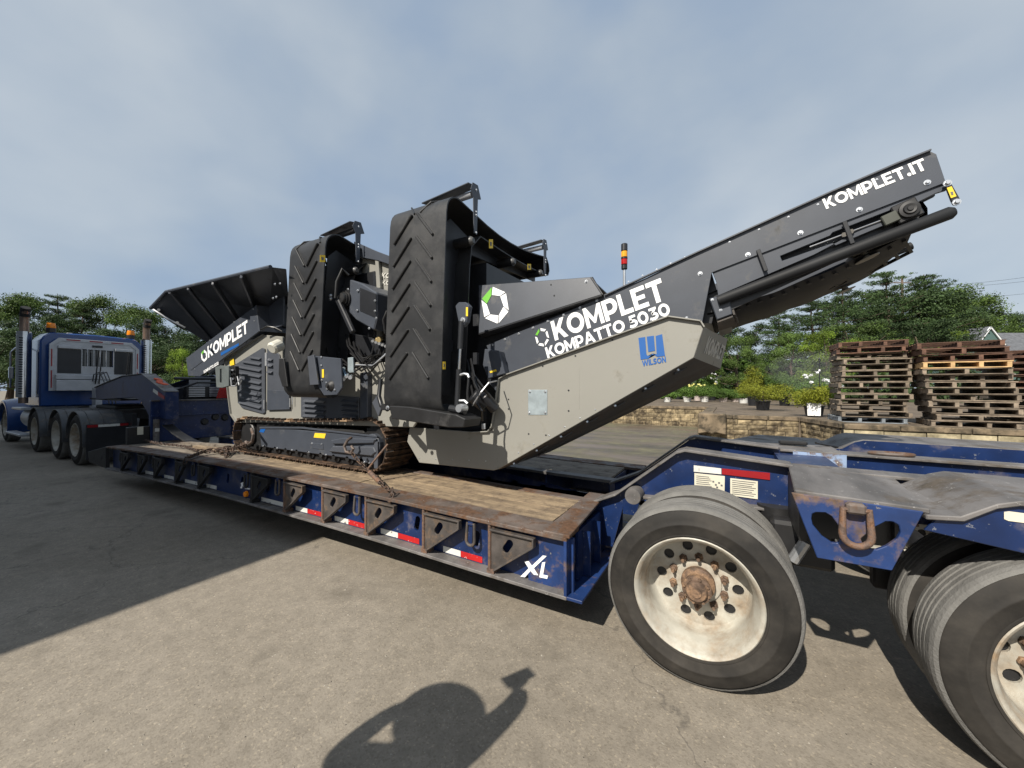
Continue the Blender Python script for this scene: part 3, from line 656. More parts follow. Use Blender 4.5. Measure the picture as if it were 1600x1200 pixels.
# ---- wheels
def make_wheel(outer=True):
    e_ = bpy.data.objects.new('wheel', None); COL.objects.link(e_); e_.empty_display_size = .1
    w = .25; Rr = .475
    prof = [(.292,.022),(.30,.004),(.318,.0),(.320,-.004),(.326,-.004),(.328,-.001),(.345,-.005),(.375,-.008),(.378,-.0095),(.384,-.0093),(.387,-.007),(.408,-.003),(.428,.004),(.445,.012),(.452,.016),(.462,.034),(.467,.05)]
    side = MB().lathe(prof + [(.467,w-.05),(.452,w-.016),(.42,w),(.335,w+.004),(.292,w-.022)], (0,0,0), (0,1,0), 72)
    side.build('tyre', M['sidewall'], e_, smooth=True)
    tread = [(.453,.013),(.466,.022),(.474,.040)]
    for gy in (.072,.108,.142,.178): tread += [(.4765,gy-.006),(.472,gy-.003),(.472,gy+.003),(.4765,gy+.006)]
    tread += [(.474,w-.040),(.466,w-.022),(.453,w-.013)]
    MB().lathe(tread, (0,0,0), (0,1,0), 96).build('tread', M['tread'], e_)
    rp = [(.300,.006),(.311,.004),(.315,.012),(.306,.020),(.288,.024),(.280,.045),(.272,.07),(.262,.085),(.258,.16),(.235,.172)]
    rp = [(.309,.010),(.314,.0),(.309,-.004),(.300,.002),(.290,.016),(.284,.045),(.268,.075),(.264,.15),(.260,.205),(.246,.222)]
    MB().lathe(rp, (0,0,0), (0,1,0), 72).build('rim', M['rim'], e_, smooth=True)
    n = 72; outr = [Vector((.250*math.cos(2*math.pi*k/n), .220, .250*math.sin(2*math.pi*k/n))) for k in range(n)]
    hl = [[Vector((.085*math.cos(2*math.pi*k/20), .220, .085*math.sin(2*math.pi*k/20))) for k in range(20)]]
    for i in range(10):
        a = 2*math.pi*(i+.35)/10; cx, cz = .198*math.cos(a), .198*math.sin(a)
        hl.append([Vector((cx+.029*math.cos(2*math.pi*k/14), .220, cz+.029*math.sin(2*math.pi*k/14))) for k in range(14)])
    MB().prism(outr, (0,.014,0), hl).build('wheel_disc', M['rim'], e_, .002)
    MB().lathe([(.12,.220),(.118,.208),(.10,.202),(.086,.202)], (0,0,0), (0,1,0), 32).build('disc_boss', M['rim'], e_, smooth=True)
    hb = [(0,.055),(.026,.055),(.028,.062),(.048,.064),(.054,.072),(.056,.088),(.074,.092),(.076,.104),(.068,.110),(.066,.150),(.088,.170),(.088,.22)]
    h = MB().lathe(hb, (0,0,0), (0,1,0), 28).build('hub', M['hub'], e_, smooth=True)
    for i in range(8):
        a = 2*math.pi*i/8; MB().cyl((.065*math.cos(a),.078,.065*math.sin(a)),(.065*math.cos(a),.094,.065*math.sin(a)),.008,6).build('hub_bolt', M['hub'], h)
    for i in range(10):
        a = 2*math.pi*(i+.85)/10; p = Vector((.138*math.cos(a),0,.138*math.sin(a)))
        MB().lathe([(0,.160),(.010,.160),(.011,.184),(.016,.186),(.018,.204),(.023,.208),(.023,.221)], p, (0,1,0), 6).build('wheel_nut', M['hub'], e_)
    MB().lathe([(.10,.226),(.10,.35)], (0,0,0), (0,1,0), 16).build('brake_drum', M['darkmech'], e_)
    MB().lathe([(.25,.232),(.2,.236),(.06,.236)], (0,0,0), (0,1,0), 24).build('brake_plate', M['darkmech'], e_)
    return e_
W0 = make_wheel(); W0.parent = TR
TL_ = Vector(TR.location)
W0.location = Vector((-.17,2.245,.475))-TL_
def wheel_copy(x, y, flip=False, rot=0, parent=TR, src=W0, z=.475, sc=1.0):
    c = copy_tree(src, parent); c.location = Vector((x,y,z))-Vector(parent.location)
    c.rotation_euler = (0, rot, math.pi if flip else 0)
    if sc != 1.0: c.scale = (sc,sc,sc)
    return c
W0.rotation_euler = (0,.25,0)
wheel_copy(1.19, 2.245, rot=.9)
inner = []
for x in (-.17, 1.19):
    wheel_copy(x, 2.825, flip=True, rot=.5)
    wheel_copy(x, 4.83, flip=True, rot=.3); wheel_copy(x, 4.24, rot=.7)
# ================================================================ TRACKED SCREENING MACHINE
SM = thing('screening_machine', 'anthracite and grey tracked screening machine marked KOMPLET chained on the trailer deck', 'screening machine', (-4,3.5,.68))
# ---- crawler tracks
shoe_m = MB().box(-.060,.060,-.20,.20,-.008,.006); shoe_m.box(-.012,.002,-.20,.20,.006,.030); shoe_m.box(.040,.050,-.20,.20,.006,.016)
shoe0 = shoe_m.build('track_shoe', M['trackiron'], None, .002)
clay = mat('clay_caked_iron', (0.30,0.20,0.12), .9, var=.3, vscale=20, bump=.4)
shoe1 = shoe_m.build('track_shoe', clay, None, .002)
link_m = MB().box(-.064,.064,-.10,.06,-.055,-.010)
link0 = link_m.build('track_link', M['darkmech'], None)
def track(yc, near):
    cR, rR, cL, rL = Vector((-3.275,0,.985)), .262, Vector((-5.82,0,.945)), .222
    d = cL-cR; D = d.length; base = math.atan2(d.z, d.x); off = math.acos((rR-rL)/D)
    aT = base-off; aB = base+off           # tangent normals (top has positive z)
    nT = Vector((math.cos(aT),0,math.sin(aT))); nB = Vector((math.cos(aB),0,math.sin(aB)))
    path = []
    def seg(a, b, n):
        for i in range(n): path.append(a+(b-a)*i/n)
    seg(cR+nT*rR, cL+nT*rL, 24)
    a0 = math.atan2(nT.z,nT.x); a1 = math.atan2(nB.z,nB.x)
    if a1 < a0: a1 += 2*math.pi
    for i in range(12): a = a0+(a1-a0)*i/12; path.append(cL+Vector((math.cos(a),0,math.sin(a)))*rL)
    seg(cL+nB*rL, cR+nB*rR, 24)
    b1 = a0+2*math.pi
    for i in range(12): a = a1+(b1-a1)*i/12; path.append(cR+Vector((math.cos(a),0,math.sin(a)))*rR)
    if nT.z < 0: path.reverse()
    L_ = [0]
    for i in range(len(path)): L_.append(L_[-1]+(path[(i+1)%len(path)]-path[i]).length)
    tot = L_[-1]; N = 50
    cen = Vector((-4.5,0,.96))
    for k in range(N):
        s = tot*k/N
        i = max(j for j in range(len(path)) if L_[j] <= s); t = (s-L_[i])/max(1e-6,L_[i+1]-L_[i])
        a, b = path[i], path[(i+1)%len(path)]; p = a+(b-a)*t; dr = (b-a).normalized()
        sag = 0
        if p.z > .96 and -5.7 < p.x < -3.4: sag = -.022*math.sin(math.pi*(p.x+5.7)/2.3)
        p = Vector((p.x, yc, p.z+sag)); nrm = Vector((dr.z,0,-dr.x))
        if nrm.dot(Vector((p.x-(-4.5 if abs(p.x+4.5)<1.1 else (cL.x if p.x<-4.5 else cR.x)),0,p.z-.96))) < 0: nrm = -nrm
        ang = math.atan2(nrm.x, nrm.z)
        src = shoe1 if (near and k % 8 == 3 and p.z > .9 and p.x < -3.3) else shoe0
        inst(src, SM, p, (0, ang, 0))
        inst(link0, SM, p, (0, ang, 0))
    f = MB(); f.box(-5.6,-3.45,yc-.12,yc+.15,.78,1.12); f.build('track_frame', M['darkmech'], SM, .02)
    sp = MB(); n = 18; pts = []
    for i in range(n*2):
        r_ = .225 if i % 2 else .19; a = math.pi*i/n; pts.append(cR+Vector((r_*math.cos(a),yc-.10,r_*math.sin(a))))
    sp.prism(pts, (0,.03,0)); sp.build('sprocket', M['darkmech'], SM)
    MB().cyl(cR+Vector((0,yc-.16,0)), cR+Vector((0,yc-.05,0)), .12, 20).build('drive_hub', M['anthracite'], SM, .01)
    MB().cyl(cL+Vector((0,yc-.12,0)), cL+Vector((0,yc+.08,0)), .17, 28).build('idler_wheel', M['darkmech'], SM, .012)
    for i in range(10):
        x = -5.55+.235*i; MB().lathe([(0,-.03),(.03,-.03),(.034,0),(.065,.005),(.065,.09)], (x,yc-.125,.805), (0,1,0), 16).build('track_roller', M['darkmech'], SM, smooth=True)
track(2.93, True); track(4.05, False)
bpy.data.objects.remove(shoe0); bpy.data.objects.remove(shoe1); bpy.data.objects.remove(link0)
YT = 2.775
plate('track_cover', [(405,668),(410,667),(589,682),(590,727),(560,721),(540,716),(408,698)], YT, .08, M['anthracite'], SM, bevel=.008)
plate('cover_ledge', [(405,667),(470,667),(589,681),(589,684),(470,670),(405,670)], YT-.012, .02, M['anthracite'], SM)
plate('step', [(516,688),(536,684),(587,686),(583,693),(519,694.5)], YT-.035, .04, M['anthracite'], SM, bevel=.01)
plate('step', [(519,697),(583,698),(587,707),(580,713),(513,706)], YT-.035, .04, M['louver'], SM, bevel=.01)
plate('access_plate', [(488,692),(505,693),(505,703),(488,701)], YT-.006, .008, M['anthracite'], SM)
plate('cover_end', [(584,690),(590,690),(590,733),(584,732)], YT-.02, .03, M['louver'], SM)
plate('warning_sticker', [(492,676.5),(509,677.5),(507,685),(490,683.5)], YT-.003, .002, M['yellow'], SM, bevel=0)
plate('warning_sticker', [(409,667.5),(416,668),(412,676),(405,675)], YT-.003, .002, M['bluedecal'], SM, bevel=0)
plate('warning_sticker', [(541,684),(548,684.5),(546,690),(539,690)], YT-.0165, .002, M['bluedecal'], SM, bevel=0)
bolt0 = MB().lathe([(0,-.012),(.007,-.012),(.009,-.009),(.009,-.003),(.015,-.003),(.015,0)], (0,0,0), (0,1,0), 8).build('bolt', M['zinc'], None, smooth=True)
def bolts(pts, Y, sc=1.0, parent=None):
    for x, y in pts:
        o = inst(bolt0, parent or SM, PY(x,y,Y)); o.scale = (sc,sc,sc)
bolts([(330+x/4.571,600+y/4.571) for x,y in ((372,443),(472,458),(577,472),(697,488),(820,506),(1095,558),(1130,563),(720,425),(790,430))], YT, .9)

# ---- lower chassis plates in silk grey
YB = 2.90; YC = 2.935
lower = [(648,668),(740,675),(762,675),(768,672),(771,664),(782,592),(791,587),(1044.5,496),(1095.5,503),(1100,510),(1084,559),(779,733),(771,735),(655,723),(636,690),(640,668)]
plate('chassis_side', lower, YB, .015, M['beige'], SM)
lip = [(740,675),(764,674),(770,666),(781,592),(791,586),(1044.5,495),(1095,502),(1100.5,511)]
lm = MB()
for a, b in zip(lip, lip[1:]):
    p, q = PY(*a,YB), PY(*b,YB); e_ = (q-p).normalized()*.004; lm.beam(p-e_+Vector((0,-.012,0)), q+e_+Vector((0,-.012,0)), .035, .010, up=(q-p).cross(Vector((0,1,0))))
lm.build('chassis_rim', M['beige'], SM, .002)
far = [Vector((p.x, 4.02, p.z)) for p in [PY(x,y,YB) for x,y in lower]]
MB().prism(far, (0,.015,0)).build('chassis_side', M['beige'], SM)
# rear end face, belly and belly bolts
pA, pB, pC = PY(1100,510,YB), PY(1084,559,YB), PY(779,734,YB)
W = Vector((0,1.12,0)); pA2, pB2 = PY(1137,529,4.0), PY(1126,576,4.0)
MB().prism([pA+Vector((0,.015,0)), pB+Vector((0,.015,0)), pB2, pA2], (-.012,0,-.004)).build('end_face', M['beige'], SM, .003)
brown = mat('dark_brown_belly', (0.05,0.045,0.042), .6, var=.3, vscale=3, dirt=(0.12,0.09,0.065), dirt_amt=.25, dscale=2, sharp=.15)  # dark brown for undersides, with paler random patches
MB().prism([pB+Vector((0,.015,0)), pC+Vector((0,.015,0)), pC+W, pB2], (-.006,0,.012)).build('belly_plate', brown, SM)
for k in range(7):
    for j in range(2):
        t = (k+.5)/7; p = pB*(1-t)+pC*t + Vector((.0,.22+.45*j,-.01))
        MB().obox(p, (.05,.018,.006), (0,-math.atan2((pB-pC).z,(pB-pC).x),.4)).build('belly_slot', M['black'], SM)
    p = pB*(1-t)+pC*t + Vector((0,.07,-.006))
    MB().cyl(p, p+Vector((.004,0,-.012)), .011, 8).build('bolt', M['zinc'], SM)
ef = lambda u, v: (pB*(1-v)+pA*v)*(1-u)+(pB2*(1-v)+pA2*v)*u
text_on('end_lettering', 'KOMPLET', ef(.22,.25), ef(.92,.25), ef(.22,.80), M['palegrey'], SM, lift=Vector((.004,-.001,0)))
MB().box(PY(650,670,2.9).x, PY(779,734,YB).x-.05, 2.93, 4.0, .88, .90).build('belly_plate', M['beige'], SM)
# paint scuffs: unpainted grey primer patch beneath the side conveyor
plate('drill_plate', [(825,609),(855,609),(855,648.5),(825,648.5)], YB-.004, .005, M['galv'], SM)
bolts([(828,612),(852,612),(852,645),(827,645)], YB-.004, .8)
hole0 = MB().cyl((0,-.0015,0),(0,.001,0),.007,10).build('bolt_hole', M['black'], None)
for x, y in ((794.5,624),(794.5,639),(888.5,610),(888.5,642),(826,678),(853,680),(957,531),(899,556),(848,572)): inst(hole0, SM, PY(x,y,YB-.001))
for a_, b_ in (((905,575),(905,640)), ((1040,515),(1040,565))):
    MB().beam(PY(*a_,YB-.0005), PY(*b_,YB-.0005), .0035, .0012, up=(0,1,0)).build('weld_seam', M['beige'], SM)
bolts([(655+26*k, 716+1.1*k) for k in range(5)]+[(930-24*k, 640+13.5*k) for k in range(6)], YB, .45)
bolts([(982+22*k, 440-9.5*k) for k in range(5)]+[(1140+46*k, 378-19.5*k) for k in range(6)], YC, .4)
# WILSON dealer sign
poly_px('logo_plate', [(997.5,528),(1008,526.5),(1010,554),(1012,556),(1026,553.5),(1024.5,525),(1034.5,522),(1039,556),(1027,557.5),(1019.5,552.5),(1013,560.5),(1001,562)], YB-.003, M['bluedecal'], SM)
poly_px('logo_plate', [(1010.5,526),(1021.5,524.5),(1023.5,548),(1013,550)], YB-.003, M['bluedecal'], SM)
text_px('dealer_lettering', 'WILSON', (1004,572.5), (1041,566), (1003,563.5), YB, M['bluedecal'], SM, bold=.03)

M['tubeblack'] = mat('satin_black_tube', (0.012,0.013,0.015), .62, var=.15, spec=.3)
# ---- discharge conveyor walls
YC = 2.935
plate('conveyor_side', [(765,600),(768,560),(760,540),(945,462),(1010,434),(1090,394.5),(1200,345),(1300,300),(1400,257),(1453,236),(1463,240.5),(1478,285),(1112,426),(1097,505),(1044,497),(791,589),(782,594),(776,612)], YC, .010, M['anthracite'], SM, bevel=.002)
em = MB()
tp_ = [(945,462),(1090,394.5),(1200,345),(1300,300),(1400,257),(1453,236)]
for a, b in zip(tp_, tp_[1:]): em.beam(PY(*a,YC)+Vector((0,-.004,0)), PY(*b,YC)+Vector((0,-.004,0)), .03, .008)
em.build('wall_edge', M['louver'], SM)
plate('conveyor_chassis', [(1112,423),(1476,283),(1479,297),(1462,302),(1430,318),(1344,360),(1272,398),(1190,433),(1122,462),(1119,440)], YC+.012, .016, M['anthracite'], SM,
      holes=[[(1219,400),(1297,368),(1301,363),(1404,323.5),(1408,330),(1398,345),(1306,383.5),(1300,380),(1222,407.5)]], bevel=.002)
MB().box(PY(1225,400,3.0).x, PY(1395,340,3.0).x, 3.10, 3.11, PY(1225,420,3.1).z, PY(1395,330,3.1).z).build('inner_shadow_plate', M['black'], SM) if False else None
plate('dark_gap_fill', [(1121,462),(1300,385),(1428,333),(1434,352),(1300,412),(1125,492)], 2.985, .008, M['black'], SM, bevel=0)  # added black plate closing the light gap between tube and dark belt underside
plate('drum_guard', [(1438,304),(1461,294),(1461,306),(1441,316)], 3.05, .02, M['black'], SM, bevel=0)
slotb = [PY(x,y,3.02) for x,y in ((1215,412),(1216,395),(1296,362),(1404,318),(1412,340),(1306,392))]
MB().prism(slotb, (0,.01,0)).build('inner_plate', M['black'], SM)
tA, tB = PY(1122,470,YC+.02), PY(1492,330,YC-.005)
MB().tube([tA+(tB-tA)*t for t in (0,.3,.6,.985)]+[tB], [.034,.034,.034,.034,.022], 14).build('frame_tube', M['tubeblack'], SM, smooth=True)
fA, fB = tA+Vector((0,1.05,0)), PY(1424,384,4.0)
MB().tube([fA, fB], .030, 12).build('frame_tube', M['tubeblack'], SM, smooth=True)
far = [Vector((p.x, 3.99, p.z)) for p in [PY(x,y,YC) for x,y in ((765,600),(760,540),(945,462),(1090,394.5),(1453,236),(1440,300),(1405,330),(1160,450),(1097,505),(791,589))]]
MB().prism(far, (0,.01,0)).build('conveyor_side', M['anthracite'], SM)
plate('end_bracket', [(1474,283),(1484,281),(1501,311),(1500,318),(1490,321),(1486,314)], YC-.018, .012, M['black'], SM)
plate('warning_sticker', [(1479.5,293.5),(1487,291),(1494.5,306.5),(1486,309.5)], YC-.021, .002, M['yellow'], SM, bevel=0)
plate('sticker_print', [(1485,300),(1489,299),(1490,304),(1487,305)], YC-.0225, .001, M['ink'], SM, bevel=0)
bolts([(1448.5,285.5),(1342.6,327.8),(1250.5,364),(1168.6,398),(1094,427.6)], YC, 1.05)
bolts([(1480,286.5),(1494.5,316)], YC-.018, 1.2)
bolts([(680+280*t, 0) for t in ()], YC)
tb = [(770,540),(791,532),(813,524),(834,513),(857,502),(881,492),(906,482),(932,470)]
bolts([(740+x/3.53,400+y/3.53) for x,y in ((105,490),(173,460),(250,430),(328,397),(410,360),(497,325),(587,285),(680,245))], YC, .8)
bolts([(740+x/3.53,400+y/3.53) for x,y in ((208,647),(375,583),(558,512),(762,442),(980,355),(1175,340),(120,553),(140,607))], YC, .6)
for a, b in (((1184.5,390.5),(1197,423.5)), ((1319,346.5),(1332,381))):
    MB().beam(PY(*a,YC-.012), PY(*b,YC-.012), .022, .018, up=(0,1,0)).build('clamp_bar', M['black'], SM, .002)
MB().tube([PY(1265,386,YC+.006), PY(1394,338,YC+.006)], .0045, 8).build('tension_rod', M['chrome'], SM, smooth=True)
for x, y in ((1319,366.5),(1330,361.5)): MB().cyl(PY(x,y,YC-.006), PY(x,y,YC+.018), .014, 6).build('lock_nut', M['chrome'], SM)
c = PY(1421,327,YC-.012)
bh = MB().lathe([(0,-.022),(.012,-.022),(.014,-.016),(.026,-.018),(.030,-.010),(.044,-.008),(.046,.0),(.046,.04)], c, (0,1,0), 24).build('bearing_housing', M['darkmech'], SM, smooth=True)
MB().obox(c+Vector((-.075,.015,-.030)), (.035,.014,.030), (0,-.37,0)).build('housing_lug', mat('olive_cast', (.05,.055,.045), .6, var=.2), bh, .004)
MB().obox(c+Vector((-.005,.02,0)), (.055,.012,.055), (0,-.37,0)).build('housing_flange', M['darkmech'], bh, .006)
# belt of the discharge conveyor: loop with sag, seen from below
dv = (tB-tA).normalized(); up_ = Vector((-dv.z,0,dv.x))
belt_pts = []
b0 = PY(1100,480,3.0); b1 = c.copy()
L_ = (b1-b0).length; du = (b1-b0).normalized(); nu = Vector((-du.z,0,du.x))
low = []
for i in range(15):
    t = i/14; s = -.045-.06*t-.03*math.sin(math.pi*t)-.010*abs(math.sin(t*math.pi*4)); low.append(b0+du*L_*t+nu*s)
hd = [b1+nu*(-.105*math.cos(a))+du*(.105*math.sin(a)) for a in (.2,.6,1.0,1.4,1.8,2.3,2.8)]
upr = [b1+nu*.078-du*L_*t for t in (0,.3,.6,1.0)]
bp_ = low+hd+upr
m = MB(); n = len(bp_); vs = []; fs = []
for j, yy in enumerate((3.02,3.18,3.5,3.82,3.96)):
    for p in bp_:
        q = Vector((p.x, yy, p.z))
        if 0 < j < 4 and bp_.index(p) < 15: q -= nu*.045
        vs.append(q)
for j in range(4):
    for i in range(n-1): fs.append((j*n+i, j*n+i+1, (j+1)*n+i+1, (j+1)*n+i))
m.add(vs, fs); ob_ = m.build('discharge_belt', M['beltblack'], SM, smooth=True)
for i in range(16):            # chevron cleats on the belt, hanging side
    t = (i+.5)/16; k = min(13,int(t*14)); f_ = t*14-k; p = low[k]*(1-f_)+low[k+1]*f_ - nu*.034
    cl = MB(); cl.beam(Vector((p.x,3.06,p.z))+nu*.02, Vector((p.x,3.5,p.z))+du*.16-nu*.005, .018, .02, up=tuple(nu)); cl.beam(Vector((p.x,3.94,p.z))+nu*.02, Vector((p.x,3.5,p.z))+du*.16-nu*.005, .018, .02, up=tuple(nu))
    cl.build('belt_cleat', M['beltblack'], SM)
for (x, y, Y_) in ((1350,396,3.06),(1318,447,3.75)):
    q = PY(x,y,Y_)
    MB().lathe([(0,-.045),(.02,-.045),(.058,-.04),(.060,-.036),(.02,-.030),(.018,.0),(.055,.004),(.058,.010),(.02,.02)], q, tuple(nu), 26).build('guide_wheel', mat('guide_wheel_grey_%d'%x, (.16,.15,.13), .45, .3, var=.3), SM, smooth=True)
fb = MB(); q = PY(1405,396,3.98); fb.beam(q-du*.12+nu*.02, q+du*.06+nu*.03, .03, .02); fb.beam(q+du*.05+nu*.03, q+du*.03+nu*.14, .02, .02); fb.build('scraper_bracket', M['darkmech'], SM)
MB().cyl(Vector((c.x,3.0,c.z)), Vector((c.x,3.98,c.z)), .068, 24).build('head_drum', M['black'], SM, smooth=True)
# cross beam box under the conveyor
bx = [(1108,466),(1138.5,459),(1144.5,491),(1120,500)]
plate('cross_beam', bx, 2.97, .95, M['anthracite'], SM, bevel=.006)
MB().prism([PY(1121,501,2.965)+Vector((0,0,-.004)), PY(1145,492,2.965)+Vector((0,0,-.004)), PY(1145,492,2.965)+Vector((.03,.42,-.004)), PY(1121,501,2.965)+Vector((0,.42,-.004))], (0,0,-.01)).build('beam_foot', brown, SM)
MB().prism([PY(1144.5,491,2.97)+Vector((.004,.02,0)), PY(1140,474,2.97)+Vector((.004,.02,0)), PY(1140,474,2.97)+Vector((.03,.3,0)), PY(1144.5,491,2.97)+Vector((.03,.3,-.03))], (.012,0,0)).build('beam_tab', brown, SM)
bolts([(1113,468.5),(1133,461.5),(1126,484.5)], 2.97, .7)
MB().prism([PY(1112,426,3.05), PY(1122,460,3.05), PY(1112,505,3.05), PY(1097,505,3.05)], (0,.85,0)).build('transfer_box', M['black'], SM)
# lettering on the conveyor
W_ = M['white']
text_px('lettering', 'KOMPLET', (867.5,532.5), (1042,468), (860,503), YC, W_, SM, bold=.045, space=.93)
text_px('lettering', 'KOMPATTO 5030', (856,560), (1049,491), (851.5,543.5), YC, W_, SM, bold=.045)
text_px('lettering', 'KOMPLET.IT', (1291,327), (1450,264), (1284,311.5), YC, W_, SM, bold=.045)
def ring_logo(c, rx, Y, parent, scale_y=1.0, rot=0.0, nm='ring_logo'):
    # six-sided ring of bent segments, one of them green
    for i in range(6):
        a0 = math.radians(60*i+96)+rot; a1 = math.radians(60*(i+1)+84)+rot
        def P_(r_, a): return (c[0]+rx*r_*math.cos(a), c[1]-rx*scale_y*r_*math.sin(a))
        am = (a0+a1)/2
        pts = [P_(1.0,a0), P_(1.0,a1), P_(.70,a1+.02), P_(.70,a0+.10)]
        poly_px(nm, pts, Y-.004, M['green'] if i == 0 else W_, parent)
ring_logo((847,527), 11, YC, SM, 1.35, .35)

# ---- bent guard above the side with the big ring emblem
G0 = [PY(768,452,2.93), PY(768,443,2.80), PY(921,432,2.80), PY(932,437,2.80)]
gu = MB()
ax, bx_ = PY(748,446,2.905), PY(748,521,2.85)
a2 = PY(922,433,2.915)
_n = (a2-ax).cross(bx_-ax).normalized(); _d = Vector(ray(940,460)); b2 = Vector((0,0,CAM_H))+_d*((ax-Vector((0,0,CAM_H))).dot(_n)/_d.dot(_n))
gu.prism([ax, a2, b2, bx_], (0,.012,.002)); gu.build('hopper_guard', M['anthracite'], SM, .003)
un = MB(); un.prism([bx_, b2, b2+Vector((0,.05,-.01)), bx_+Vector((0,.08,-.02))], (0,0,-.01)); un.build('guard_lip', M['black'], SM)
MB().prism([a2+Vector((.003,0,0)), b2+Vector((.003,0,0)), b2+Vector((.003,.05,-.02)), a2+Vector((.003,.04,.01))], (.008,0,0)).build('guard_end', M['black'], SM)
MB().prism([ax, a2, a2+Vector((0,1.0,-.05)), ax+Vector((0,1.0,-.05))], (0,0,-.01)).build('guard_top', M['anthracite'], SM)
def on_guard(px_, py_):      # point on the sloping guard face
    n_ = (a2-ax).cross(bx_-ax).normalized(); d = Vector(ray(px_,py_)); o_ = Vector((0,0,CAM_H)); t = (ax-o_).dot(n_)/d.dot(n_); return o_+d*t+Vector((0,-.004,0))
def emblem(cx, cy, rx, ry, inner=.62, rot=0.0, onto=on_guard, parent=SM):
    for i in range(6):
        s0 = math.radians(90+60*i)+rot; s1 = s0+math.radians(60)
        g_ = math.radians(4)
        def Q(r_, a): return onto(cx+rx*r_*math.cos(a), cy-ry*r_*math.sin(a))
        pts = [Q(1,s0+g_), Q(1,s1-g_*.2), Q(.60,s1+g_*3), Q(.60,s0+g_*4)]
        MB().prism(pts, (0,.002,0)).build('ring_logo', M['green'] if i == 0 else M['white'], parent)
emblem(774,477,22,29, rot=.18)
for x, y in ((861,445),(866,462)): inst(hole0, SM, on_guard(x,y)+Vector((0,.003,0)))
inst(bolt0, SM, on_guard(916,440)+Vector((0,.004,0)))
MB().prism([PY(x,y,2.975) for x,y in ((745,452),(920,442),(944,464),(780,600),(745,600))], (0,.02,0)).build('shade_filler', M['black'], SM)  # black sheet standing in for the dark shading under the guard
# beacon tower on its pole
q = PY(975.5,445,3.4)
tw = lambda y: PY(975.5,y,3.4)
MB().cyl(tw(452), tw(420), .012, 10).build('beacon_pole', M['zinc'], SM, smooth=True)
MB().cyl(tw(421), tw(414), .026, 14).build('beacon_base', M['black'], SM, .004)
MB().cyl(tw(413.7), tw(405), .027, 14).build('beacon_segment', M['redlamp'], SM, .003)
MB().cyl(tw(404.7), tw(402.5), .028, 14).build('beacon_base', M['black'], SM)
MB().cyl(tw(402.2), tw(393), .027, 14).build('beacon_segment', mat('amber_lens',(.75,.33,.02),.25), SM, .003)
MB().cyl(tw(392.8), tw(381), .028, 14).build('beacon_cap', M['black'], SM, .005)

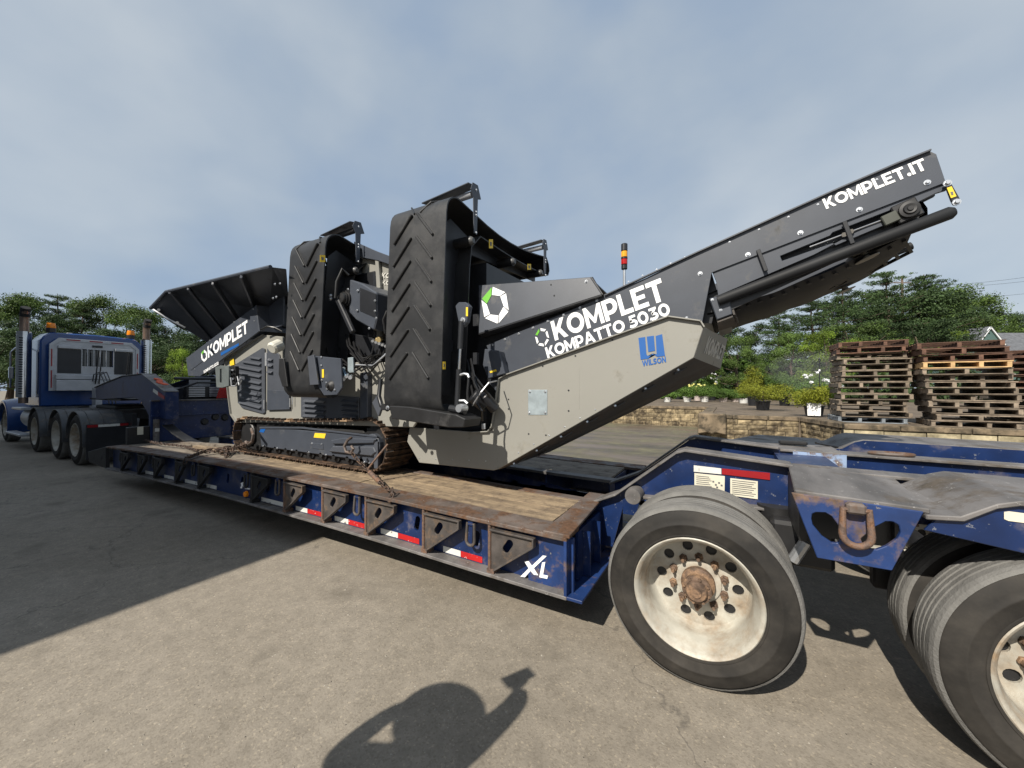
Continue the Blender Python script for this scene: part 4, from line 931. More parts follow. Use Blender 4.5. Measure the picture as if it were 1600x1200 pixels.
# ---- folded side conveyors
M['rollercap'] = mat('roller_cap_grey', (.07,.07,.07), .4)
def side_conveyor(xa, xb, bot, up, chev, nribs):
    ya, za, yb_, zb_ = bot[0], bot[1], 2.47, 3.16     # outer face from foot to head
    def face(z): return ya+(z-za)/(zb_-za)*(yb_-ya)
    path = []
    r_ = .14
    for i in range(7): a = math.pi*1.0+math.pi*.85*(1-i/6); path.append((ya+r_+r_*math.cos(a), za+r_*math.sin(a)))
    for i in range(1,7): z = za+(zb_-.12-za)*i/6; path.append((face(z), z))
    for i in range(1,7): a = math.pi-(math.pi/2)*i/6; path.append((yb_+.16+.16*math.cos(a), zb_-.1+.16*math.sin(a)))
    L_ = 4.45 if up else 4.0
    for i in range(1,9):
        t = i/8; y = yb_+.16+(L_-yb_-.16)*t; path.append((y, zb_+.075+.02*t-.11*math.sin(math.pi*t**.9)))
    path += [(L_+.07,zb_+.02),(L_+.09,zb_-.06),(L_+.05,zb_-.13),(L_-.2,zb_-.16)]
    for i in range(1,5): path.append((L_-.2+(yb_+.5-(L_-.2))*i/4, zb_-.16-.02*math.sin(math.pi*i/4)))
    path += [(yb_+.36,zb_-.3),(yb_+.33,zb_-.5),(ya+.36,za+.5),(ya+.33,za+.15)]
    m = MB(); n = len(path); vs = []; fs = []
    for j in range(2):
        for k, x in enumerate((xa, xa+(xb-xa)*.5, xb)):
            for i, (y, z) in enumerate(path):
                a = path[max(0,i-1)]; b = path[min(n-1,i+1)]; tx, tz = b[0]-a[0], b[1]-a[1]; l = math.hypot(tx,tz) or 1
                o_ = .012*j; vs.append((x, y+tz/l*o_, z-tx/l*o_))
    for j in range(2):
        for k in range(2):
            for i in range(n-1): o_ = j*3*n; fs.append((o_+k*n+i, o_+k*n+i+1, o_+(k+1)*n+i+1, o_+(k+1)*n+i))
    for k in (0,2):
        for i in range(n-1): fs.append((k*n+i, k*n+i+1, 3*n+k*n+i+1, 3*n+k*n+i))
    m.add(vs, fs); belt = m.build('conveyor_belt', M['rubberbelt'], SM, smooth=True)
    xm = (xa+xb)/2; dz = (zb_-.05-za)/nribs; hw = (xb-xa)/2
    for i in range(nribs+1):
        for sgn in (-1,1):
            z0 = za+dz*i-.04
            if chev == 'up': zi, zo = z0+dz*1.12, z0; ui, uo = (-.16,-.80) if sgn < 0 else (.02,.60)
            else: zi, zo = z0, z0+dz*1.15; ui, uo = sgn*.06, sgn*.62
            if max(zi,zo) > zb_-.02 or min(zi,zo) < za-.02: continue
            pi_ = Vector((xm+hw*ui, face(zi)-.007, zi)); po = Vector((xm+hw*uo, face(zo)-.007, zo))
            MB().beam(pi_, po, .020, .026, up=(0,-1,0)).build('chevron_rib', M['rubberbelt'], SM, .005)
    for sgn in (-1,1):      # ribs turning over the head
        pts = [(yb_+.0, zb_-.06),(yb_+.05,zb_+.03),(yb_+.16,zb_+.066)]
        MB().tube([(xm+sgn*hw*(.1+.25*k) if chev=='up' else xm+sgn*hw*(.7-.25*k), y, z) for k,(y,z) in enumerate(pts)], .009, 6).build('chevron_rib', M['rubberbelt'], SM)
    # side frames and rollers
    for x in (xa+.03, xb-.15):
        fr = [(ya+.12,za+.02),(face(2.2)+.10,2.2),(yb_+.12,zb_-.16),(yb_+.22,zb_-.06),(yb_+.5,zb_-.14),(L_-.15,zb_-.13),(L_-.05,zb_-.10),(L_-.05,zb_-.22),(yb_+.42,zb_-.30),(yb_+.30,zb_-.45),(ya+.30,za+.3),(ya+.30,za+.02)]
        MB().prism([(x,y,z) for y,z in fr], (.012,0,0)).build('conveyor_frame', M['black'], SM, .003)  # black paint also stands in for the belt's shadow on the frame
    for (y, z) in ([(yb_+.30,zb_-.27),(yb_+1.05,zb_-.24),(L_-.25,zb_-.18)] if up else [(yb_+.34,2.88),(yb_+.42,1.86)]):
        MB().cyl((xa+.06,y,z),(xb+.03,y,z),.045,16).build('idler_roller', M['darkmech'], SM, smooth=True)
        MB().lathe([(0,-.03),(.022,-.03),(.038,-.012),(.04,0)], (xb+.03,y,z), (-1,0,0), 16).build('roller_cap', M['rollercap'], SM, smooth=True)
    # upper guard plate and hanging bracket
    gy = yb_+.36
    for g_y in ((gy, L_-.12) if up else (gy,)):
        MB().prism([(xa+.12 if g_y == gy else xa+.02,g_y-.09,3.345),(xb+.02,g_y-.09,3.395),(xb+.02,g_y+.06,3.425),(xa+.12 if g_y == gy else xa+.02,g_y+.06,3.375)], (0,0,.012)).build('top_guard', M['anthracite'], SM, .003)
        MB().cyl((xa+.2,g_y,3.33),(xb+.0,g_y,3.34),.03,14).build('hold_down_roller', M['alu'] if up else M['darkmech'], SM, smooth=True)
        MB().prism([(xb+.02,g_y-.06,3.36),(xb+.02,g_y-.03,3.43),(xb+.02,g_y+.05,3.44),(xb+.02,g_y+.10,3.33),(xb+.02,g_y+.05,3.31),(xb+.02,g_y+.035,2.98),(xb+.02,g_y-.01,2.98),(xb+.02,g_y-.02,3.3)], (.01,0,0)).build('hanger_bracket', M['anthracite'], SM, .002)
        for z in (3.38,3.18,3.15,2.99):
            o = inst(bolt0, SM, (xb+.032,g_y+.015,z), (0,0,math.pi/2)); o.scale = (.8,.8,.8)
side_conveyor(-2.68, -2.03, (2.40,1.50), True, 'up', 8)
side_conveyor(-4.24, -3.62, (2.40,1.62), False, 'down', 8)
# warning stickers on the belts' frames
for (x, y, X_, w, h) in ((767,381,-1.985,6,14),(827,417,-1.985,5,9),(694,571,-1.985,4,12),(504,404,-3.6,8,11)):
    MB().prism([PX(x-w/2,y-h/2,X_), PX(x+w/2,y-h/2,X_), PX(x+w/2,y+h/2,X_), PX(x-w/2,y+h/2,X_)], (.002,0,0)).build('warning_sticker', M['yellow'], SM)
    MB().prism([PX(x-w/4,y-h/4,X_+.003), PX(x+w/4,y-h/6,X_+.003), PX(x+w/6,y+h/4,X_+.003), PX(x-w/5,y+h/5,X_+.003)], (.001,0,0)).build('sticker_print', M['ink'], SM)
# foot trays and bearings of the side conveyors
plate('belt_tray', [(607,634),(640,636),(712,648),(727,655),(724,668),(700,668),(612,654)], 2.36, .22, M['darkmech'], SM, bevel=.006)
plate('belt_guard', [(480,557),(490,554),(497,601),(484,602)], 2.36, .02, M['louver'], SM, bevel=.004)
plate('bearing_plate', [(492,556),(532,560),(534,606),(526,617),(506,618),(497,604)], 2.40, .02, M['anthracite'], SM, bevel=.004)
plate('warning_sticker', [(503,577),(506,577),(506,590),(503,590)], 2.395, .002, M['yellow'], SM, bevel=0)
MB().lathe([(0,-.05),(.015,-.05),(.02,-.03),(.04,-.02),(.055,0)], PY(517,603,2.40), (0,1,0), 20).build('bearing_housing', M['darkmech'], SM, smooth=True)
bolts([(511,608),(523,609),(510,598),(502,558),(503,594),(502,571)], 2.395, .8)
plate('belt_guard', [(436,560),(443,560),(449,604),(441,604),(435,585)], 2.36, .02, M['darkmech'], SM)
plate('bracket', [(543,559),(551,558),(552,582),(543,583)], 2.62, .02, M['galv'], SM)
for k, (x, y) in enumerate(((529,584),(535,578),(541,588),(530,600),(547,590),(536,593))):
    MB().cyl(PY(x,y,2.45), PY(x+2,y-2,2.60), .018, 12).build('hydraulic_fitting', M['zinc'] if k != 1 else M['galv'], SM, smooth=True)
MB().prism([PY(527,588,2.44), PY(534,575,2.44), PY(540,587,2.44)], (0,.03,0)).build('locking_cam', mat('blue_zinc',(.25,.38,.5),.3,.6), SM, .003)
# hydraulic cylinder at the big side conveyor
hx = 2.44
cyl = MB().tube([PY(721,502,hx), PY(719,545,hx)], .022, 14).build('cylinder_eye_rod', M['black'], SM, smooth=True)
MB().tube([PY(719,544,hx), PY(717,578,hx)], .012, 12).build('cylinder_rod', M['chrome'], SM, smooth=True)
MB().tube([PY(717,577,hx), PY(714,635,hx)], .021, 14).build('hydraulic_cylinder', M['black'], SM, smooth=True)
MB().prism([PY(711,478,hx), PY(716,472,hx), PY(727,472,hx), PY(733,478,hx), PY(729,503,hx), PY(722,511,hx), PY(716,503,hx)], (0,.05,0)).build('rod_bracket', M['anthracite'], SM, .006)
bolts([(723.5,500)], hx-.002, 1.6)
plate('warning_sticker', [(728,480),(731,480),(731,494),(728,494)], hx-.003, .002, M['yellow'], SM, bevel=0)
MB().tube([PY(719,586,hx), PY(724,584,hx), PY(730,586,hx), PY(732,592,hx), PY(730,615,hx), PY(731,632,hx)], .009, 8).build('hydraulic_hose', M['hose'], SM, smooth=True)
MB().tube([PY(719,586,hx), PY(725,584,hx), PY(731,585,hx), PY(733,590,hx)], .011, 8).build('hose_fitting', M['zinc'], SM, smooth=True)
MB().tube([PY(718,626,hx), PY(726,626,hx), PY(731,630,hx)], .011, 8).build('hose_fitting', M['zinc'], SM, smooth=True)
MB().lathe([(0,-.03),(.03,-.03),(.036,0),(.036,.05)], PY(720,638,hx-.02), (0,1,0), 14).build('pivot_pin', M['zinc'], SM, smooth=True)
MB().cyl(PY(704,638,hx), PY(727,642,hx), .03, 12).build('pivot_tube', M['black'], SM)
MB().cyl(PY(739,616,2.72), PY(760,632,2.80), .075, 20).build('hydraulic_motor', M['black'], SM, .01)
MB().cyl(PY(756,618,2.74), PY(774,640,2.82), .05, 18).build('hydraulic_motor', M['black'], SM, .008)
MB().tube([PY(738,634,2.6), PY(752,612,2.55), PY(764,598,2.6), PY(776,595,2.8)], .006, 6).build('cable', M['alu'], SM, smooth=True)
plate('control_box', [(757,545),(780,548),(789,584),(762,592),(754,570)], 2.85, .08, M['anthracite'], SM, bevel=.006)
plate('warning_sticker', [(765,580),(775,577),(776,580),(766,583)], 2.846, .002, M['yellow'], SM, bevel=0)
plate('bracket', [(752,662),(757,662),(757,671),(752,671)], 2.6, .02, M['alu'], SM)
# lower-left hinge arm of the big conveyor
plate('hinge_plate', [(581,629),(591,614),(597,634),(591,651)], 2.6, .03, M['louver'], SM, bevel=.004)
MB().tube([PY(595,592,2.5), PY(592,620,2.48), PY(596,634,2.46), PY(606,640,2.45)], .02, 10).build('hinge_arm', M['black'], SM, smooth=True)
MB().cyl(PY(600,636,2.42), PY(604,636,2.60), .03, 14).build('pivot_tube', M['darkmech'], SM)
bolts([(606,637)], 2.40, 1.4)

# ---- screen box and drive between the two side conveyors
MB().box(-3.50,-2.02,3.05,4.0,.98,2.78).build('dark_interior_fill', M['black'], SM)  # black fill standing in for the dark inside of the machine
plate('screen_side', [(566,390),(581,391),(585,402),(617,413),(640,420),(640,640),(574,645),(566,520)], 2.98, .04, M['beige'], SM)
plate('screen_post', [(585,393),(590,394),(594,450),(588,450)], 2.93, .04, M['beige'], SM)
plate('screen_flange', [(593,452),(596,452),(597,535),(594,536)], 2.93, .05, mat('olive_grey_shade',(.12,.11,.09),.5), SM)
plate('screen_beam', [(553,377),(585,391),(617,403),(640,410),(640,424),(590,407),(553,400)], 2.92, .06, M['anthracite'], SM)
text_px('lettering', 'KOMPLET', (595.5,434), (640,437), (598,426), 2.975, M['palegrey'], SM, bold=.03)
text_px('lettering', 'KOMPLET.IT', (597,444.5), (652,451), (597,438), 2.975, M['palegrey'], SM, bold=.03)
gb = MB().prism([PY(546,436,2.62), PY(566,443,2.62), PY(588,457,2.62), PY(588,500,2.62), PY(584,516,2.62), PY(556,500,2.62), PY(545,488,2.62)], (0,.35,0)); gb.build('drive_guard', M['anthracite'], SM, .012)
plate('guard_face', [(562,449),(587,459),(587,497),(562,486)], 2.615, .01, M['black'], SM, bevel=.003)
bolts([(544,452),(559,454),(558,485),(586,470),(586,486),(588,497),(577,513)], 2.61, .9)
MB().lathe([(.0,-.05),(.05,-.045),(.06,-.03),(.06,-.02),(.07,-.02),(.07,.0),(.085,.0),(.085,.03),(.1,.03),(.1,.1)], PY(538,467,2.60), (0,1,0), 26).build('drive_pulley', M['darkmech'], SM, smooth=True)
MB().beam(PY(528,468,2.56), PY(552,520,2.56), .05, .05).build('swing_arm', M['black'], SM, .01)
bolts([(517,462),(517,467)], 2.55, 1.4)
MB().box(-3.95,-3.45,2.95,3.3,1.75,2.9).build('gearbox', M['black'], SM, .02)
plate('screen_bottom', [(545,520),(590,530),(606,545),(590,560),(545,552)], 2.80, .2, M['black'], SM)
MB().tube([PY(556,570,2.6), PY(583,571,2.62), PY(600,556,2.65), PY(610,545,2.7)], .008, 8).build('steel_pipe', M['zinc'], SM, smooth=True)
MB().cyl(PY(591,531,2.7), PY(594,530,2.8), .03, 12).build('filter_cap', mat('brass',(.55,.42,.2),.4,.7), SM, .006)
for k in range(5):
    MB().cyl(PY(582+k*5,533+k*2,2.66), PY(584+k*5,532+k*2,2.74), .014, 8).build('hydraulic_fitting', M['zinc'], SM)
MB().tube([PY(605,486,2.7), PY(599,500,2.68), PY(602,520,2.7), PY(612,530,2.8)], .014, 8).build('hydraulic_hose', M['hose'], SM, smooth=True)

rh = random.Random(21)
for k in range(9):          # hoses looping between the screen box and the small conveyor
    x0, y0 = rh.uniform(520,560), rh.uniform(520,548); x1, y1 = rh.uniform(560,600), rh.uniform(548,575); Yh = rh.uniform(2.62,2.8)
    MB().tube([PY(x0,y0,Yh+.1), PY(x0+4,y0+18,Yh), PY((x0+x1)/2,y1+rh.uniform(5,22),Yh-.03), PY(x1,y1,Yh), PY(x1+4,y1-14,Yh+.12)], .010, 6).build('hydraulic_hose', M['hose'], SM, smooth=True)
for k in range(6):
    x0, y0 = rh.uniform(728,748), rh.uniform(560,600); Yh = rh.uniform(2.62,2.8)
    MB().tube([PY(x0,y0,Yh+.1), PY(x0+5,y0+25,Yh), PY(x0+rh.uniform(10,24),y0+45,Yh), PY(x0+rh.uniform(14,30),y0+60,Yh+.1)], .010, 6).build('hydraulic_hose', M['hose'], SM, smooth=True)
MB().tube([PY(505,395,2.62), PY(512,420,2.6), PY(510,470,2.62), PY(506,520,2.6), PY(512,552,2.58)], .009, 6).build('cable', M['hose'], SM, smooth=True)
MB().tube([PY(545,430,2.6), PY(535,420,2.55), PY(526,440,2.52), PY(524,466,2.52)], .014, 8).build('hydraulic_hose', M['hose'], SM, smooth=True)
for x, y in ((700,385),(700,470),(702,540),(742,500),(742,560)): MB().box(PY(x,y,2.7).x-.02, PY(x,y,2.7).x+.02, 2.70, 2.73, PY(x,y,2.7).z-.05, PY(x,y,2.7).z+.05).build('bracket', M['black'], SM)
# ---- engine house with louvered doors
YE = 2.80
body = [(351,563),(357,558),(402,529),(411,523),(441,526),(441,560),(452,566),(600,566),(640,570),(650,660),(645,668),(410,660),(369,661),(361,648),(356,616)]
plate('engine_house', body, YE, .03, M['beige'], SM, bevel=.006)
MB().box(PY(362,600,YE).x, -3.2, 2.84, 4.1, 1.22, 1.98).build('engine_bay', M['black'], SM)
rim_ = MB(); rp_ = [(352,562),(403,528),(411,523.5)]
for a, b in zip(rp_, rp_[1:]): rim_.beam(PY(*a,YE-.01), PY(*b,YE-.01), .03, .012, up=(PY(*b,YE)-PY(*a,YE)).cross(Vector((0,1,0))))
rp_ = [(352,562),(357,616),(361,647),(370,660.5)]
for a, b in zip(rp_, rp_[1:]): rim_.beam(PY(*a,YE-.01), PY(*b,YE-.01), .03, .012, up=(PY(*b,YE)-PY(*a,YE)).cross(Vector((0,1,0))))
rim_.build('house_rim', M['beige'], SM)
dr = plate('engine_door', [(367.5,569),(409,543.5),(413,545),(413.5,645),(411,647),(378,638),(373.5,632)], YE-.02, .02, M['louver'], SM, bevel=.006)
for (a, y0, b, y1) in ((455,430,590,450),(370,480,590,515),(280,535,590,590),(290,605,590,660),(365,695,590,738),(385,765,590,805),(320,820,590,878),(345,898,590,950),(330,955,590,1022)):
    x0, x1 = 330+a/7.5, 330+b/7.5; u0, u1 = 500+y0/7.5, 500+y1/7.5
    p, q = PY(x0,u0,YE-.02), PY(x1,u1,YE-.02)
    z = p.z*.5+q.z*.5
    lv = MB(); lv.prism([(p.x,YE-.022,p.z+.008),(q.x,YE-.022,q.z+.008),(q.x,YE-.05,q.z-.014),(p.x+.02,YE-.05,p.z-.014)], (0,0,-.006)); lv.build('louver', M['louver'], dr)
plate('door_hinge', [(413.5,551),(416,551),(416,572),(413.5,572)], YE-.03, .02, M['alu'], SM)
plate('door_gap', [(413.8,573),(415.5,573),(415.5,637),(413.8,637)], YE-.004, .003, M['black'], SM, bevel=0)
d2 = plate('engine_door', [(417,545),(423,543),(436,554),(437,560),(447,560),(452,616),(452,639),(417,640)], YE-.02, .02, M['louver'], SM, bevel=.006)
for y in (561,570,580):
    p, q = PY(419,y,YE-.02), PY(427,y+1,YE-.02)
    MB().prism([(p.x,YE-.022,p.z+.008),(q.x,YE-.022,q.z+.008),(q.x,YE-.05,q.z-.014),(p.x,YE-.05,p.z-.014)], (0,0,-.006)).build('louver', M['louver'], d2)
plate('engine_door', [(417,609),(451,611),(452,640),(417,641)], YE-.03, .008, M['anthracite'], SM)
plate('warning_sticker', [(359,561),(365,560),(366,570),(359,571.5)], YE-.016, .002, M['yellow'], SM, bevel=0)
d3 = plate('engine_door', [(470,618),(482,616),(560,621),(561,656),(470,652)], YE-.02, .02, M['louver'], SM, bevel=.004)
for k in range(5):
    for (xa, xb) in ((476,509),(536,560)):
        yy = 625+k*7.6
        if yy > 652: continue
        p, q = PY(xa,yy,YE-.02), PY(xb,yy+2,YE-.02)
        MB().prism([(p.x,YE-.022,p.z+.008),(q.x,YE-.022,q.z+.008),(q.x,YE-.055,q.z-.016),(p.x,YE-.055,p.z-.016)], (0,0,-.006)).build('louver', M['louver'], d3)
plate('door_post', [(562,583),(570,581),(574,584),(574,652),(562,655)], YE-.06, .06, M['anthracite'], SM, bevel=.006)
for x, y in ((412.5,625),(453,622),(457,618)): MB().tube([PY(x,y,YE-.03), PY(x,y+14,YE-.03)], .006, 6).build('door_catch', M['alu'], SM)
# mirror-like work lamp frame and panel at the left edge
wl_ = MB(); Yl = 2.55
plate('lamp_guard', [(336,574),(344,571),(357,572),(357,603),(347,606),(338,605)], Yl, .03, mat('guard_grey_green',(.10,.115,.115),.5), SM, holes=[[(343,577),(346,576),(346,598),(343,598)]], bevel=.004)
plate('control_panel', [(358,572),(367,572),(368,602),(360,604)], Yl+.05, .05, M['darkmech'], SM, bevel=.004)
for k in range(4): MB().cyl(PY(363,578+k*7,Yl+.02), PY(363,578+k*7,Yl+.06), .014, 10).build('switch', M['black'] if k%2 else M['zinc'], SM)
MB().tube([PY(361,590,Yl), PY(362,603,Yl), PY(368,603,Yl), PY(373,596,Yl), PY(376,590,Yl)], .010, 6).build('handle', M['alu'], SM)
MB().tube([PY(371,588,Yl), PY(374,602,Yl), PY(377,595,Yl)], .008, 6).build('handle', M['zinc'], SM)
MB().cyl(PY(424,545,2.62), PY(439,538,2.75), .075, 16).build('air_filter', mat('filter_white',(.55,.54,.48),.45), SM, .02)
MB().box(*sorted((PY(410,525,2.9).x, PY(444,520,2.9).x)), 2.85,3.4, 1.95,2.12).build('engine_hood', M['darkmech'], SM, .03)
MB().tube([PY(408,515,2.7),PY(418,510,2.7),PY(430,512,2.75),PY(441,518,2.8)], .012, 8).build('hydraulic_hose', M['hose'], SM, smooth=True)
# ---- feeder conveyor side with lettering
YF = 2.72
plate('feeder_side', [(290.5,559.5),(399.6,477),(405,517.5),(375,540),(312.5,588),(294,587.5)], YF, .02, M['anthracite'], SM, bevel=.004)
plate('feeder_seam', [(298,578),(318,563),(318,564),(298,579)], YF-.002, .002, M['black'], SM, bevel=0)
MB().prism([PY(399.6,477,YF)+Vector((.002,0,0)), PY(405,517.5,YF)+Vector((.002,0,0)), PY(405,517.5,YF)+Vector((.05,.5,.02)), PY(399.6,477,YF)+Vector((.05,.5,.02))], (.015,0,0)).build('feeder_end', M['anthracite'], SM)
MB().prism([PY(x,y,3.0) for x,y in ((302,570),(399,482),(443,457),(443,510),(428,516),(380,545),(330,585))], (0,1.1,0)).build('feeder_body', M['black'], SM)
plate('feeder_duct', [(417,481),(443,460),(443,508),(427,514)], 2.86, .02, M['anthracite'], SM)
text_px('lettering', 'KOMPLET', (325.5,559.5), (388,519.5), (324.4,541.5), YF, W_, SM, bold=.045)
text_px('lettering', 'KOMPATTO 5030', (319,583.5), (342,569.5), (318.5,579), YF, W_, SM, bold=.04)
def onf(x, y): return PY(x,y,YF-.004)
emblem(319,556,5.2,9.5, onto=onf)
poly_px('dealer_sticker', [(345,551),(345,556),(373,540),(373,536)], YF-.003, M['bluedecal'], SM)
bolts([(396,483),(397.5,501.5),(366,503.5),(328,532),(304.5,577)], YF, .7)
# ---- folding hopper
rim = [PY(237,482,2.30), PY(262,456,2.34), PY(425,417.5,2.34), PY(446,420,2.36)]
ft = [PY(292,512,2.75), PY(335,542,3.0), PY(420,486,3.0), PY(450,470,3.0)]
m = MB(); vs = rim+ft+[p+Vector((0,.01,-.004)) for p in rim+ft]
m.add(vs, [(0,1,5,4),(1,2,6,5),(2,3,7,6),(8,12,13,9),(9,13,14,10),(10,14,15,11),(0,8,9,1),(1,9,10,2),(2,10,11,3),(4,5,13,12),(0,4,12,8),(5,6,14,13),(6,7,15,14),(3,11,15,7)])
m.build('hopper_wall', M['anthracite'], SM)
rm = MB(); rm.tube([p+Vector((0,-.015,.0)) for p in rim[:3]], .022, 8); rm.build('hopper_rim', M['anthracite'], SM)
for (t0, s0) in ((.04,0.05),(.26,.30),(.52,.58),(.78,.85)):
    top = rim[1]+(rim[2]-rim[1])*t0; A = ft[0]+(ft[1]-ft[0])*0.8; b_ = ft[1]+(ft[2]-ft[1])*s0
    MB().beam(top+Vector((0,-.02,-.02)), b_+Vector((0,-.02,0)), .085, .03, up=(0,-1,0.3)).build('hopper_rib', M['louver'], SM, .006)
mir = lambda p: Vector((p.x, 7.0-p.y, p.z))
fr = [mir(p) for p in rim]; ff = [mir(p) for p in ft]
MB().add(fr+ff, [(0,4,5,1),(1,5,6,2),(2,6,7,3)]).build('hopper_wall', M['anthracite'], SM)
MB().prism([rim[0], ft[0], ff[0], fr[0]], (.01,0,.005)).build('hopper_tailgate', M['anthracite'], SM)
MB().add([ft[0],ft[1],ff[1],ff[0],ft[3],ff[3]], [(0,1,2,3),(1,4,5,2)]).build('hopper_floor', M['black'], SM)
MB().tube([PY(240,484,2.30), PY(264,499,2.42), PY(289,512,2.6)], .016, 8).build('tailgate_rail', M['alu'], SM, smooth=True)
MB().tube([PY(243,487,2.33), PY(286,514,2.6)], .012, 8).build('tailgate_rail', M['darkmech'], SM, smooth=True)
for x, y in ((248,484),(277,504)): MB().cyl(PY(x,y,2.3), PY(x,y,2.36), .018, 8).build('pivot_pin', M['zinc'], SM)
bolts([(430,444),(438,443),(432,464),(427,466)], 2.33, .9)
bpy.data.objects.remove(bolt0); bpy.data.objects.remove(hole0)
# ================================================================ GOOSENECK AND FRONT OF THE TRAILER
MB().prism([PY(137,706,2.26), PY(165,698,2.26), PY(165,732,2.26), PY(139,722,2.26)], (0,.05,0)).build('nose_plate', M['darkmech'], TR, .004)
XB = -9.12
bh_ = MB().box(XB-.10, XB, 2.80, 4.42, .60, 1.36).build('bulkhead', M['blue'], TR, .012)
MB().box(XB, XB+.03, 2.80, 4.40, 1.06, 1.09).build('bulkhead_rib', M['blue'], bh_, .004)
MB().box(XB-.0, XB+.04, 2.80, 4.40, 1.345, 1.37).build('bulkhead_rib', M['greytop'], bh_, .004)
MB().box(XB-.0, XB+.05, 4.10, 4.14, .62, 1.35).build('bulkhead_rib', M['blue'], bh_, .004)
MB().cyl((XB+.06,2.86,.62),(XB+.06,2.86,1.02),.045,12).build('landing_post', M['greytop'], TR)
MB().box(XB+.10,XB+.107,2.83,2.89,.80,.86).build('white_tag', M['whitetape'], TR)
MB().box(XB+.002,XB+.008,2.62,2.70,.76,.90).build('white_tag', M['paper'], TR)
MB().box(XB-.12,XB-.01,2.50,2.80,.45,.90).build('bulkhead_wing', M['darkmech'], TR, .01)
for y, z in ((3.62,.92),(3.80,1.0),(3.97,.98)): MB().lathe([(0,.03),(.05,.03),(.07,0)], (XB,y,z), (1,0,0), 14).build('pocket_cup', M['darkmech'], TR)
nb = [(149,606),(170,597),(192,588.5),(222,585),(258,613),(258,655),(232,648),(225,636),(220,627),(210,621),(150,624)]
near = [PY(x,y,2.92) for x,y in nb]
MB().prism(near, (0,.03,0)).build('gooseneck_side', M['blue'], TR, .004)
MB().prism([p+Vector((0,.16,0)) for p in near], (0,.03,0)).build('gooseneck_side', M['blue'], TR)
MB().prism([p+Vector((0,1.36,0)) for p in near], (0,.03,0)).build('gooseneck_side', M['blue'], TR)
top_ = near[:5]
for off in (0,1.2):
    m = MB(); vs = []; fs = []
    for p in top_: vs += [p+Vector((0,-.02+off,.004)), p+Vector((0,.20+off,.004)), p+Vector((0,.20+off,.022)), p+Vector((0,-.02+off,.022))]
    for i in range(4):
        for k in range(4): l=(k+1)%4; fs.append((i*4+k,i*4+l,i*4+4+l,i*4+4+k))
    fs += [(0,3,2,1),(16,17,18,19)]; m.add(vs, fs); m.build('gooseneck_top', M['blue'] if off else M['greytop'], TR, .004)
MB().prism([near[4], near[5], near[5]+Vector((0,.19,0)), near[4]+Vector((0,.19,0))], (.02,0,0)).build('gooseneck_end', M['blue'], TR)
MB().prism([PY(240,607,2.915), PY(247,612,2.915), PY(247,618,2.915), PY(239,612,2.915)], (0,-.003,0)).build('white_reflector', M['whitetape'], TR)
MB().prism([PY(247,612,2.914), PY(257,619,2.914), PY(257,624,2.914), PY(247,618,2.914)], (0,-.003,0)).build('red_reflector', M['redplain'], TR)
# kingpin plate, hydraulic power pack between the beams, cross tubes
MB().box(-13.2,-11.2,2.95,4.1,1.32,1.36).build('kingpin_plate', M['darkmech'], TR)
MB().box(-10.3,-9.45,3.40,4.05,1.30,1.60).build('power_pack', M['darkmech'], TR, .03)
pk = MB().box(-9.42,-9.38,3.42,4.10,1.40,1.62).build('power_pack_grille', M['darkmech'], TR)
for k in range(6):
    for y0, y1 in ((3.45,3.72),(3.80,4.06)): MB().box(-9.375,-9.365,y0,y1,1.415+.034*k,1.435+.034*k).build('grille_bar', M['rack'], pk)
MB().tube([(-9.6,3.3,1.78),(-9.6,4.6,1.80)], .03, 8).build('cross_tube', M['black'], TR)
MB().tube([(-10.4,3.9,1.78),(-8.7,4.5,1.72)], .025, 8).build('cross_tube', M['black'], TR)
MB().tube([(-9.5,3.3,1.55),(-9.4,3.6,1.70),(-9.4,4.3,1.70)], .02, 8).build('cross_tube', M['darkmech'], TR)
MB().box(-10.2,-9.8,3.75,4.0,1.45,1.78).build('tank', mat('tank_offwhite',(.35,.35,.36),.5), TR, .02)
MB().prism([(-9.7,4.15,1.78),(-9.15,4.15,1.38),(-9.15,4.42,1.38),(-9.7,4.42,1.78)], (0,0,.02)).build('gooseneck_top', M['blue'], TR)
# orange strap lying on the slope, red flag
p0 = PY(243,594,3.0); p1 = PY(257,604,3.03)
st_ = MB(); 
for k in range(4):
    a = p0+(p1-p0)*(k/4)+Vector((0,.03*math.sin(k*2),.03)); b = p0+(p1-p0)*((k+1)/4+.05)+Vector((0,.03*math.cos(k*2),.035)); st_.beam(a, b, .09, .03, up=(0,0,1))
o = st_.build('ratchet_strap', M['strap'], None, .01); tag(o, 'faded orange strap bundled on the sloping top of the gooseneck', 'strap')
fl = MB(); a = Vector((-9.2,3.95,1.38))
fl.add([a+Vector((0,-.10,0)), a+Vector((.02,.10,0)), a+Vector((.01,.07,.2)), a+Vector((0,.035,.31)), a+Vector((-.01,.015,.31)), a+Vector((.01,-.06,.18))], [(0,1,2,5),(5,2,3,4)])
o = fl.build('warning_flag', mat('red_flag_cloth',(.5,.035,.03),.8,var=.15,transl=.3), None); sd_ = o.modifiers.new('solid','SOLIDIFY'); sd_.thickness = .006
tag(o, 'red warning flag hanging beside the grille above the front bulkhead', 'flag')
